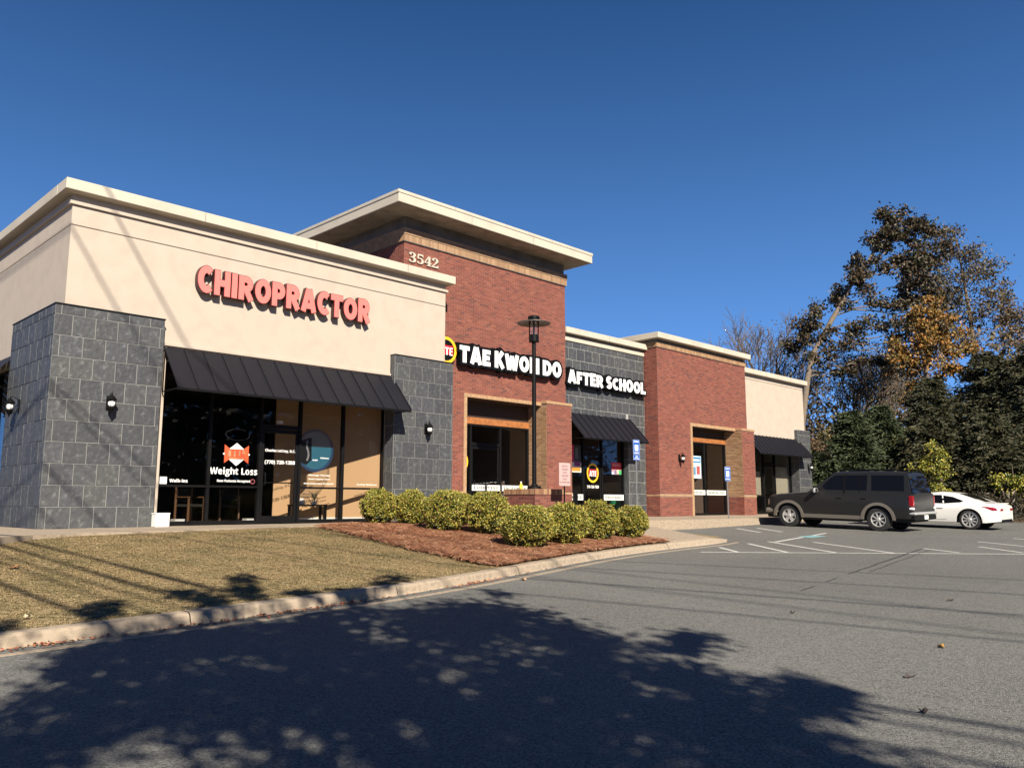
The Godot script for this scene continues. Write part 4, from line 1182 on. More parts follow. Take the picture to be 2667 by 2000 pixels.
func build_street():
	# brick pier with the lamp post
	var P := Vector3(16.62, 0, -15.6)
	var o := thing("brick_pier", "low square brick pier carrying the black lamp post", "pier", P)
	var core := MB.new()
	wall_box(core, P.x - 0.58, P.x + 0.58, -0.3, 0.74, P.z - 0.58, P.z + 0.58)
	part("core", core, M.mortar, o)
	var red := [Color(0.20, 0.06, 0.042), Color(0.17, 0.05, 0.038), Color(0.22, 0.07, 0.05), Color(0.15, 0.045, 0.036)]
	var tan_ := [Color(0.33, 0.19, 0.10), Color(0.27, 0.14, 0.075), Color(0.36, 0.22, 0.12), Color(0.22, 0.10, 0.06)]
	bricks_left = 70
	var yes := func(_p): return true
	bricks(P + Vector3(-0.58, 0.0, 0.58), Vector3.RIGHT, Vector3.BACK, 1.16, 0.745, [], red, o, yes)
	bricks(P + Vector3(-0.58, 0.0, -0.58), Vector3.BACK, Vector3.LEFT, 1.16, 0.745, [], red, o, yes)
	bricks_left = 60
	var cap := MB.new()
	wall_box(cap, P.x - 0.60, P.x + 0.60, 0.742, 0.892, P.z - 0.60, P.z + 0.60)
	part("cap", cap, M.mortar, o)
	bricks(P + Vector3(-0.60, 0.745, 0.60), Vector3.RIGHT, Vector3.BACK, 1.20, 0.15, [], tan_, o, yes, true)
	bricks(P + Vector3(-0.60, 0.745, -0.60), Vector3.BACK, Vector3.LEFT, 1.20, 0.15, [], tan_, o, yes, true)
	var L := thing("lamp_post", "black lamp post with a flat disc hood standing on the brick pier", "street lamp", P + Vector3(0, 0.893, 0))
	var b := MB.new()
	b.lathe(Vector3.ZERO, [[0.19, 0], [0.20, 0.02], [0.195, 0.06], [0.16, 0.085], [0.10, 0.10], [0.085, 0.13], [0.065, 0.14]], 20)
	local("base", b, M.black, L)
	var pl := MB.new()
	pl.lathe(Vector3.ZERO, [[0.062, 0.10], [0.06, 2.7], [0.057, 4.2], [0.0, 4.21]], 16)
	local("pole", pl, M.black, L)
	var co := MB.new()
	co.lathe(Vector3.ZERO, [[0.067, 4.10], [0.13, 4.12], [0.135, 4.14], [0.135, 4.32], [0.10, 4.33], [0.0, 4.33]], 18)
	local("collar", co, M.black, L)
	for k in 4:
		var r := MB.new()
		var a := TAU * k / 4 + 0.75
		var q := Vector3(cos(a) * 0.125, 0, sin(a) * 0.125)
		r.tube([q + Vector3(0, 4.10, 0), q + Vector3(0, 4.78, 0)], [0.016, 0.016], 6)
		local("rod", r, M.black, L)
	var gl := MB.new()
	gl.lathe(Vector3.ZERO, [[0.0, 4.34], [0.09, 4.34], [0.09, 4.68], [0.0, 4.69]], 18)
	local("lamp_glass", gl, M.clearglass, L)
	var hood := MB.new()
	hood.lathe(Vector3.ZERO, [[0.14, 4.69], [0.47, 4.645], [0.48, 4.65], [0.476, 4.665], [0.15, 4.735]], 36)
	local("hood", hood, M.hood, L)
	var cp := MB.new()
	cp.lathe(Vector3.ZERO, [[0.14, 4.72], [0.14, 4.77], [0.17, 4.78], [0.17, 4.85], [0.09, 4.88], [0.0, 4.885]], 18)
	local("cap", cp, M.black, L)
	# lanterns
	lantern("black lantern on the front of the slate corner pier", Vector3(6.24, 2.62, -18.175), 0.0)
	lantern("black lantern on the side of the slate corner pier", Vector3(5.075, 2.62, -20.15), -PI / 2)
	lantern("black lantern on the slate pier beside the brick tower", Vector3(14.85, 2.62, -18.175), 0.0)
	lantern("black lantern on the red brick bay left of its doorway", Vector3(28.2, 2.33, -18.495), 0.0)
	lantern("small black lantern on the far slate pier above the dark car", Vector3(40.35, 2.35, -18.795), 0.0)
	# signs on posts
	var s := post_sign("parking_sign", "white sign with faded red print on a black post before the brick pier", Vector3(16.62, bank_y(16.62, -14.5), -14.5), 1.5 - bank_y(16.62, -14.5), 0.47, M.black)
	var y0 := 0.97 - s.position.y
	plate(s, -0.23, 0.23, y0, y0 + 0.61, 0.016, mat(lin(0.40, 0.31, 0.30), 0.6), M.pinkish)
	for k in 6:
		var tx: String = ["NOTICE", "PARKING", "FOR", "CUSTOMERS", "ONLY", "ALL OTHERS TOWED"][k]
		words(tx, -0.05 - 0.012 * tx.length() * 0.8, 0.05 + 0.012 * tx.length() * 0.8, y0 + 0.50 - 0.085 * k, y0 + 0.545 - 0.085 * k, 0.0195, M.faded, s)
	var bp := thing("marker_post", "short flat black post close to the right side of the brick pier", "post", Vector3(17.30, bank_y(17.3, -14.7), -14.7))
	var bm := MB.new()
	bm.box(Vector3(-0.09, -0.1, -0.02), Vector3(0.09, 0.86 - bp.position.y, 0.02), 0.008)
	local("post", bm, M.black, bp)
	var a1 := post_sign("accessible_parking_sign", "tall blue accessible parking sign with an extra plate, in front of the slate wall", Vector3(20.05, road_y(20.05, -14.62), -14.65), 2.36 - road_y(20.05, -14.62), 0.3, M.steel)
	var yb := 1.78 - a1.position.y
	plate(a1, -0.16, 0.16, yb + 0.17, yb + 0.61, 0.016, M.blue, M.whiteblue)
	plate(a1, -0.16, 0.16, yb, yb + 0.155, 0.016, M.blue, M.whiteblue)
	words("RESERVED", -0.12, 0.12, yb + 0.53, yb + 0.575, 0.0185, M.whitesign, a1)
	wheelchair(a1, Vector2(0, yb + 0.37), 0.085, 0.0185)
	words("PARKING", -0.11, 0.11, yb + 0.20, yb + 0.24, 0.0185, M.whitesign, a1)
	words("VAN", -0.06, 0.06, yb + 0.085, yb + 0.125, 0.0185, M.whitesign, a1)
	words("ACCESSIBLE", -0.12, 0.12, yb + 0.03, yb + 0.065, 0.0185, M.whitesign, a1)
	var a2 := post_sign("accessible_parking_sign", "small blue accessible parking sign on a grey post before the brick bay doorway", Vector3(25.2, road_y(25.2, -14.62), -14.62), 1.72 - road_y(25.2, -14.62), 0.3, M.steel)
	yb = 1.27 - a2.position.y
	plate(a2, -0.18, 0.18, yb, yb + 0.48, 0.016, M.blue, M.whiteblue)
	words("RESERVED", -0.13, 0.13, yb + 0.385, yb + 0.435, 0.0185, M.whitesign, a2)
	wheelchair(a2, Vector2(0, yb + 0.235), 0.095, 0.0185)
	words("PARKING", -0.13, 0.13, yb + 0.04, yb + 0.085, 0.0185, M.whitesign, a2)
	# white box at the foot of the corner pier
	var ub := thing("utility_box", "white box standing at the foot of the slate corner pier", "box", Vector3(7.42, 0.0, -18.02))
	var um := MB.new()
	um.box(Vector3(-0.15, 0.0, -0.12), Vector3(0.15, 0.27, 0.12), 0.012)
	local("body", um, M.white, ub)
	var ul := MB.new()
	ul.box(Vector3(-0.158, 0.27, -0.128), Vector3(0.158, 0.30, 0.128), 0.01)
	local("lid", ul, M.white, ub)
	var us := MB.new()
	us.box(Vector3(-0.07, 0.15, 0.12), Vector3(0.07, 0.162, 0.124))
	local("slot", us, M.steel, ub)
	# overhead lines: poles outside the picture, cables whose shadows cross lawn, drive and wall
	var tops := []
	for p in [[-5.0, -22.0, 10.6, "wooden utility pole left of the corner shop"], [-2.0, -66.0, 17.5, "wooden utility pole behind the shops"]]:
		var up := thing("utility_pole", p[3], "utility pole", Vector3(p[0], -0.6, p[1]), "wooden poles for the overhead lines")
		var m := MB.new()
		m.tube([Vector3(0, -0.5, 0), Vector3(0, p[2] + 1.4, 0)], [0.16, 0.11], 10)
		local("trunk", m, M.woodpole, up)
		var cr := MB.new()
		cr.box(Vector3(-1.3, p[2] + 0.5, -0.06), Vector3(1.3, p[2] + 0.62, 0.06), 0.01)
		local("crossarm", cr, M.woodpole, up)
		tops.append(Vector3(p[0], p[2] - 0.1, p[1]))
	var spans := [[0, 3.05, -10.0, 15.5, 0.09], [0, 3.6, -10.0, 15.5, 0.045], [0, 4.15, -10.5, 15.8, 0.045], [0, 4.75, -10.5, 16.0, 0.05], [0, 14.6, -6.4, 18.5, 0.04], [0, 12.9, -5.8, 18.5, 0.045], [0, 11.0, -5.0, 18.5, 0.05], [0, 9.3, -4.3, 18.5, 0.045], [0, 6.28, -2.1, 15.0, 0.07], [0, 5.4, -2.1, 15.0, 0.06], [0, 5.0, -2.3, 14.5, 0.05], [1, 7.0, -18.4, 19.0, 0.055], [1, 5.9, -18.4, 19.0, 0.055]]
	var told := ["thick black cable whose shadow is the dark line nearest the left end of the lawn", "thin black cable whose shadow is the second line across the lawn", "thin black cable whose shadow is the third line across the lawn", "black cable whose shadow is the rightmost line across the lawn", "black cable whose shadow is the furthest line over the drive, by the painted stripes", "black cable whose shadow is the second furthest line over the drive", "black cable whose shadow crosses the middle of the drive", "black cable whose shadow crosses the drive just above the tree shadow", "black cable whose shadow leaves the right tip of the tree shadow", "black cable whose shadow lies lowest at the right of the drive", "black cable whose shadow runs along the right flank of the tree shadow", "high black cable whose shadow slants over the cream wall, nearer the red letters", "high black cable whose shadow slants over the cream wall, nearer its left corner"]
	for i in spans.size():
		var sp = spans[i]
		var up: Vector3 = tops[sp[0]] + Vector3(rng.randf_range(-0.6, 0.6), rng.randf_range(-0.4, 0.9), 0)
		var foot := Vector3(sp[1], 5.6 if sp[0] == 1 else road_y(sp[1], sp[2]), sp[2])
		if i == 12: foot.y = 5.45
		if i < 4: foot.y = bank_y(sp[1], sp[2])
		var over: Vector3 = foot + SUN.normalized() * sp[3]
		if sp[0] == 1: over.y = foot.y + SUN.normalized().y * sp[3]
		var d := (over - up)
		var far := over + d.normalized() * 45.0 * (1.0 if sp[0] == 0 else 0.7)
		var pts := []; var rad := []
		for k in 25:
			var t := k / 24.0
			var q := up.lerp(far, t)
			q.y -= 0.25 * sin(PI * t) * 0.3
			pts.append(q); rad.append(sp[4] * 0.5)
		var m := MB.new()
		m.tube(pts, rad, 6, false)
		var w := thing("overhead_cable", told[i], "cable", up, "overhead lines")
		part("cable", m, M.rubber, w)

# ---------------------------------------------------------------- cars. s runs from the nose (0) to the tail along +z, x to the far side.
func wheel(car: Node3D, x: float, y: float, z: float, r: float, rim_r: float, w: float, spokes: int, side: float):
	var t := MB.new()
	var ax := Vector3(side, 0, 0)
	t.lathe(Vector3(x, y, z), [[rim_r, -w], [r * 0.93, -w], [r * 0.985, -w * 0.85], [r, -w * 0.6], [r, -w * 0.25], [r * 0.985, -w * 0.08], [r * 0.93, 0.0], [rim_r + 0.02, 0.012], [rim_r, 0.0], [rim_r, -w]], 36, ax)
	var ty := local("wheel", t, M.rubber, car)
	var rm := MB.new()
	rm.lathe(Vector3(x, y, z), [[rim_r * 1.01, -w * 0.6], [rim_r, 0.004], [rim_r * 0.94, 0.006], [rim_r * 0.90, -0.02], [rim_r * 0.88, -w * 0.55]], 36, ax)
	rm.lathe(Vector3(x, y, z), [[rim_r * 0.30, -0.04], [rim_r * 0.27, -0.006], [rim_r * 0.20, 0.006], [0.0, 0.010]], 20, ax)
	for k in spokes:
		var a := TAU * k / spokes + 0.3
		var d := Vector3(0, sin(a), cos(a))
		var e := ax.cross(d)
		var c := Vector3(x, y, z)
		var w0 := rim_r * (0.19 if spokes < 7 else 0.075); var w1 := rim_r * (0.27 if spokes < 7 else 0.10)
		var q := [c + d * rim_r * 0.2 - e * w0 - ax * 0.008, c + d * rim_r * 0.2 + e * w0 - ax * 0.008, c + d * rim_r * 0.93 + e * w1 - ax * 0.012, c + d * rim_r * 0.93 - e * w1 - ax * 0.012]
		rm.quad(q[0], q[3], q[2], q[1])
		for b in [[0, 3], [1, 2]]:
			rm.quad(q[b[0]], q[b[1]], q[b[1]] - ax * 0.05, q[b[0]] - ax * 0.05)
	local("rim", rm, M.rim, ty)
	var dk := MB.new()
	dk.lathe(Vector3(x, y, z) - ax * 0.06, [[rim_r * 0.92, -0.002], [0.0, 0.0]], 24, ax)
	local("brake", dk, M.rubber, ty)

func interp(pts: Array, s: float) -> float:
	for i in pts.size() - 1:
		if s <= pts[i + 1][0]:
			var t: float = clampf((s - pts[i][0]) / (pts[i + 1][0] - pts[i][0]), 0, 1)
			var m0: float = (pts[i + 1][1] - pts[maxi(i - 1, 0)][1]) / maxf(0.001, pts[i + 1][0] - pts[maxi(i - 1, 0)][0])
			var m1: float = (pts[mini(i + 2, pts.size() - 1)][1] - pts[i][1]) / maxf(0.001, pts[mini(i + 2, pts.size() - 1)][0] - pts[i][0])
			var h: float = pts[i + 1][0] - pts[i][0]
			var t2 := t * t; var t3 := t2 * t
			return pts[i][1] * (2 * t3 - 3 * t2 + 1) + m0 * h * (t3 - 2 * t2 + t) + pts[i + 1][1] * (3 * t2 - 2 * t3) + m1 * h * (t3 - t2)
	return pts[-1][1]

func bottom(s: float, sill: Callable, arches: Array) -> float:
	var y: float = sill.call(s)
	for a in arches:
		var d: float = absf(s - a[0])
		if d < a[2]: y = maxf(y, a[1] + sqrt(a[2] * a[2] - d * d))
	return y

func stations(length: float, arches: Array) -> Array:
	var st := []
	var s := 0.0
	while s < length:
		st.append(s)
		var step := 0.10
		for a in arches:
			var d: float = absf(absf(s - a[0]) - a[2])
			if d < 0.12: step = 0.02
			elif absf(s - a[0]) < a[2] + 0.1: step = 0.05
		if s < 0.2 or s > length - 0.25: step = minf(step, 0.04)
		s += step
	st.append(length)
	return st

# Two side shells and a top between them. section(s) gives points from the sill up to the middle of the top as Vector2(x, y).
func shell(st: Array, section: Callable, z0: float) -> MB:
	var mb := MB.new()
	for side in [-1.0, 1.0]:
		var rows := []
		for s in st:
			var row := []
			for p in section.call(s): row.append(Vector3(p.x * side, p.y, z0 + s))
			rows.append(row)
		mb.sheet(rows, side > 0)
	for e in [0, st.size() - 1]:
		var p: Array = section.call(st[e])
		var z: float = z0 + st[e]
		for i in p.size() - 1:
			var q := [Vector3(-p[i].x, p[i].y, z), Vector3(p[i].x, p[i].y, z), Vector3(p[i + 1].x, p[i + 1].y, z), Vector3(-p[i + 1].x, p[i + 1].y, z)]
			if e > 0: mb.quad(q[0], q[1], q[2], q[3])
			else: mb.quad(q[1], q[0], q[3], q[2])
	return mb

# A patch on the side: outline in (s, y), laid on the side surface and lifted by up.
func side_patch(mb: MB, pl: Array, xs: Callable, z0: float, side: float, up: float):
	var t := Geometry2D.triangulate_polygon(PackedVector2Array(pl))
	var f := func(p): return Vector3(side * (xs.call(p.x, p.y) + up), p.y, z0 + p.x)
	for i in range(0, t.size(), 3):
		var a = f.call(pl[t[i]]); var b = f.call(pl[t[i + 1]]); var d = f.call(pl[t[i + 2]])
		if (b - a).cross(d - a).x * side > 0: mb.tri(a, b, d)
		else: mb.tri(a, d, b)

func arch_band(mb: MB, a: Array, r0: float, r1: float, from: float, to: float, xs: Callable, z0: float, side: float, up: float):
	var n := 20
	var rows := [[], [], [], []]
	for k in n + 1:
		var th := lerpf(from, to, k / float(n))
		for e in 4:
			var r: float = [r0, r0, r1, r1][e]
			var p := Vector2(a[0] + r * cos(th), a[1] + r * sin(th))
			var x: float = xs.call(p.x, p.y) + [-0.05, up, up, -0.01][e]
			rows[e].append(Vector3(side * x, p.y, z0 + p.x))
	for e in 3: mb.sheet([rows[e], rows[e + 1]], side > 0)

func build_cars():
	build_suv()
	build_coupe()

func build_suv():
	var c := thing("parked_suv", "dark grey SUV with tan lower trim and black windows, nose towards the brick bay", "SUV", Vector3(28.0, road_y(28, -11.65), -11.65))
	c.rotation = Vector3(0.029, 0, 0.0152)
	var z0 := -2.50
	var L := 4.86
	var arches := [[0.78, 0.36, 0.47], [3.78, 0.36, 0.47]]
	var sill := func(s): return 0.40 if s < 0.3 else (0.42 if s > 4.3 else 0.33)
	var hw := func(s): return 1.0 - 0.10 * pow(clampf((0.35 - s) / 0.35, 0, 1), 2) - 0.05 * pow(clampf((s - 4.61) / 0.25, 0, 1), 2)
	var deck := [[0.0, 0.98], [0.12, 1.06], [0.7, 1.12], [1.35, 1.18], [1.6, 1.20], [5.0, 1.20]]
	var section := func(s) -> Array:
		var b := bottom(s, sill, arches)
		var w: float = hw.call(s)
		var y: float = interp(deck, s)
		var r := []
		for k in 9:
			var t := k / 8.0
			var yy := lerpf(b, y - 0.06, t)
			r.append(Vector2(w * (1.0 - 0.03 * pow(clampf((0.62 - yy) / 0.4, 0, 1), 2) - 0.05 * pow(clampf((yy - 0.75) / 0.4, 0, 1), 2)), yy))
		r.append(Vector2(w * 0.93, y - 0.02))
		r.append(Vector2(w * 0.88, y))
		r.append(Vector2(w * 0.5, y + 0.025))
		r.append(Vector2(0.0, y + 0.03))
		return r
	var side_x := func(s, y) -> float:
		var w: float = hw.call(s)
		if y <= 1.14: return w * (1.0 - 0.03 * pow(clampf((0.62 - y) / 0.4, 0, 1), 2) - 0.05 * pow(clampf((y - 0.75) / 0.4, 0, 1), 2))
		return lerpf(0.935, 0.775, clampf((y - 1.14) / 0.66, 0, 1))
	local("body", shell(stations(L, arches), section, z0), M.suv, c)
	# cabin
	var rows := []
	var n := 12
	var base_s := [1.40, 4.80]; var top_s := [2.22, 4.66]
	var cab := MB.new()
	for side in [-1.0, 1.0]:
		rows = []
		for k in n + 1:
			var t := k / float(n)
			var row := []
			for p in [[0.945, 1.14, 0.0], [0.86, 1.47, 0.5], [0.78, 1.78, 1.0], [0.75, 1.835, 1.05], [0.69, 1.87, 1.09], [0.4, 1.90, 1.13], [0.0, 1.91, 1.14]]:
				var s: float = lerpf(lerpf(base_s[0], base_s[1], t), lerpf(top_s[0], top_s[1], t), p[2])
				row.append(Vector3(side * p[0], p[1] - 0.02 * pow(2 * t - 1, 2) * (1.0 if p[1] > 1.7 else 0.0), z0 + s))
			rows.append(row)
		cab.sheet(rows, side > 0)
	for e in [0, n]:
		var t: float = e / float(n)
		var pr := [[0.945, 1.14, 0.0], [0.86, 1.47, 0.5], [0.78, 1.78, 1.0], [0.69, 1.86, 1.09], [0.0, 1.90, 1.14]]
		for i in 4:
			var q := []
			for d in [[i, -1], [i, 1], [i + 1, 1], [i + 1, -1]]:
				var p = pr[d[0]]
				q.append(Vector3(d[1] * p[0], p[1] - (0.02 if p[1] > 1.7 else 0.0), z0 + lerpf(lerpf(base_s[0], base_s[1], t), lerpf(top_s[0], top_s[1], t), p[2])))
			if e > 0: cab.quad(q[0], q[1], q[2], q[3])
			else: cab.quad(q[1], q[0], q[3], q[2])
	local("cabin", cab, M.suv, c)
	for sd in [-1.0, 1.0]:
		var w1 := MB.new()
		side_patch(w1, [Vector2(1.70, 1.17), Vector2(2.66, 1.17), Vector2(2.66, 1.76), Vector2(2.36, 1.755), Vector2(2.2, 1.66)], side_x, z0, sd, 0.008)
		local("window", w1, M.carglass, c)
		var w2 := MB.new()
		side_patch(w2, [Vector2(2.72, 1.17), Vector2(3.42, 1.17), Vector2(3.42, 1.77), Vector2(2.72, 1.765)], side_x, z0, sd, 0.008)
		local("window", w2, M.carglass, c)
		var w3 := MB.new()
		side_patch(w3, [Vector2(3.58, 1.17), Vector2(4.60, 1.17), Vector2(4.55, 1.765), Vector2(3.55, 1.77)], side_x, z0, sd, 0.008)
		local("window", w3, M.carglass, c)
		var bp := MB.new()
		side_patch(bp, [Vector2(2.655, 1.16), Vector2(2.725, 1.16), Vector2(2.725, 1.77), Vector2(2.655, 1.765)], side_x, z0, sd, 0.010)
		side_patch(bp, [Vector2(3.18, 1.17), Vector2(3.21, 1.17), Vector2(3.21, 1.765), Vector2(3.18, 1.765)], side_x, z0, sd, 0.011)
		local("window_post", bp, M.black, c)
		# lower cladding and arches in tan
		var cl := MB.new()
		side_patch(cl, [Vector2(1.24, 0.345), Vector2(3.32, 0.345), Vector2(3.32, 0.47), Vector2(1.24, 0.47)], side_x, z0, sd, 0.016)
		local("side_moulding", cl, M.pewter, c)
		for a in arches:
			var ab := MB.new()
			arch_band(ab, a, 0.455, 0.545, 0.0 if a[0] > 2 else -0.05, PI + 0.0, side_x, z0, sd, 0.03)
			local("wheel_arch", ab, M.pewter, c)
		for d in [[1.62, 2.70], [2.70, 3.50]]:
			var seam := MB.new()
			for l in [[d[0], 0.48, d[0], 1.13], [d[1], 0.48, d[1], 1.13], [d[0], 0.475, d[1], 0.475]]:
				var vert: bool = l[0] == l[2]
				var hx := 0.005 if vert else 0.0
				var hy := 0.0 if vert else 0.005
				side_patch(seam, [Vector2(l[0] - hx, l[1] - hy), Vector2(l[2] + (hx if vert else 0.0), l[1] - hy), Vector2(l[2] + hx, l[3] + hy), Vector2(l[0] - hx, l[3] + hy)], side_x, z0, sd, 0.003)
			local("door_gap", seam, M.black, c)
			var hd := MB.new()
			var hx2: float = side_x.call(d[1] - 0.2, 1.0)
			hd.box(Vector3(sd * hx2 - 0.012, 0.985, z0 + d[1] - 0.26), Vector3(sd * hx2 + 0.012, 1.025, z0 + d[1] - 0.08), 0.008)
			local("handle", hd, M.black, c)
		var mir := MB.new()
		mir.box(Vector3(minf(sd * 0.96, sd * 1.20), 1.17, z0 + 1.74), Vector3(maxf(sd * 0.96, sd * 1.20), 1.33, z0 + 1.84), 0.03)
		var mo := local("mirror", mir, M.rim, c)
		var mc := MB.new()
		mc.box(Vector3(minf(sd * 1.02, sd * 1.185), 1.185, z0 + 1.836), Vector3(maxf(sd * 1.02, sd * 1.185), 1.315, z0 + 1.846), 0.004)
		local("mirror_glass", mc, M.chrome, mo)
		var tl := MB.new()
		tl.box(Vector3(minf(sd * 0.875, sd * 0.985), 0.80, z0 + 4.72), Vector3(maxf(sd * 0.875, sd * 0.985), 1.13, z0 + 4.868), 0.02)
		var to := local("tail_lamp", tl, M.redlamp, c)
		var tw := MB.new()
		tw.box(Vector3(minf(sd * 0.87, sd * 0.988), 0.70, z0 + 4.73), Vector3(maxf(sd * 0.87, sd * 0.988), 0.778, z0 + 4.872), 0.02)
		local("reversing_lamp", tw, M.whitesign, to)
		var hl := MB.new()
		hl.box(Vector3(minf(sd * 0.60, sd * 0.925), 0.72, z0 - 0.02), Vector3(maxf(sd * 0.60, sd * 0.925), 0.94, z0 + 0.12), 0.03)
		local("headlamp", hl, M.chrome, c)
		var rr := MB.new()
		rr.tube([Vector3(sd * 0.66, 1.90, z0 + 2.5), Vector3(sd * 0.66, 1.95, z0 + 2.62), Vector3(sd * 0.66, 1.955, z0 + 4.45), Vector3(sd * 0.66, 1.89, z0 + 4.6)], [0.018, 0.018, 0.018, 0.018], 6)
		local("roof_rail", rr, M.black, c)
		var st := MB.new()
		st.box(Vector3(minf(sd * 0.85, sd * 1.0), 0.27, z0 + 1.3), Vector3(maxf(sd * 0.85, sd * 1.0), 0.325, z0 + 3.25), 0.02)
		local("side_step", st, M.black, c)
		for a in arches: wheel(c, sd * 0.965, 0.37, z0 + a[0], 0.385, 0.235, 0.26, 5 if a[0] < 2 else 8, sd)
	var ws := MB.new()
	ws.quad(Vector3(0.86, 1.17, z0 + 1.415), Vector3(-0.86, 1.17, z0 + 1.415), Vector3(-0.71, 1.76, z0 + 2.14), Vector3(0.71, 1.76, z0 + 2.14))
	local("windscreen", ws, M.carglass, c)
	var rg := MB.new()
	rg.quad(Vector3(-0.86, 1.20, z0 + 4.815), Vector3(0.86, 1.20, z0 + 4.815), Vector3(0.72, 1.76, z0 + 4.68), Vector3(-0.72, 1.76, z0 + 4.68))
	local("rear_window", rg, M.carglass, c)
	var fb := MB.new()
	fb.box(Vector3(-0.98, 0.44, z0 - 0.10), Vector3(0.98, 0.62, z0 + 0.34), 0.05)
	local("front_bumper", fb, M.pewter, c)
	var fv := MB.new()
	fv.box(Vector3(-0.92, 0.30, z0 - 0.04), Vector3(0.92, 0.44, z0 + 0.30), 0.03)
	local("front_valance", fv, M.black, c)
	var gr := MB.new()
	gr.box(Vector3(-0.56, 0.70, z0 - 0.03), Vector3(0.56, 0.96, z0 + 0.05), 0.02)
	local("grille", gr, M.chrome, c)
	var rb := MB.new()
	rb.box(Vector3(-0.99, 0.54, z0 + 4.72), Vector3(0.97, 0.63, z0 + 4.94), 0.03)
	local("rear_bumper", rb, M.rim, c)
	var rv := MB.new()
	rv.box(Vector3(-0.97, 0.37, z0 + 4.74), Vector3(0.95, 0.54, z0 + 4.91), 0.03)
	local("rear_valance", rv, M.black, c)
	var pt := MB.new()
	pt.box(Vector3(-0.16, 0.395, z0 + 4.905), Vector3(0.16, 0.525, z0 + 4.922), 0.004)
	local("number_plate", pt, M.paper, c)
	var well := MB.new()
	well.box(Vector3(-0.80, 0.30, z0 + 0.25), Vector3(0.80, 0.95, z0 + 4.7))
	local("underbody", well, M.rubber, c)

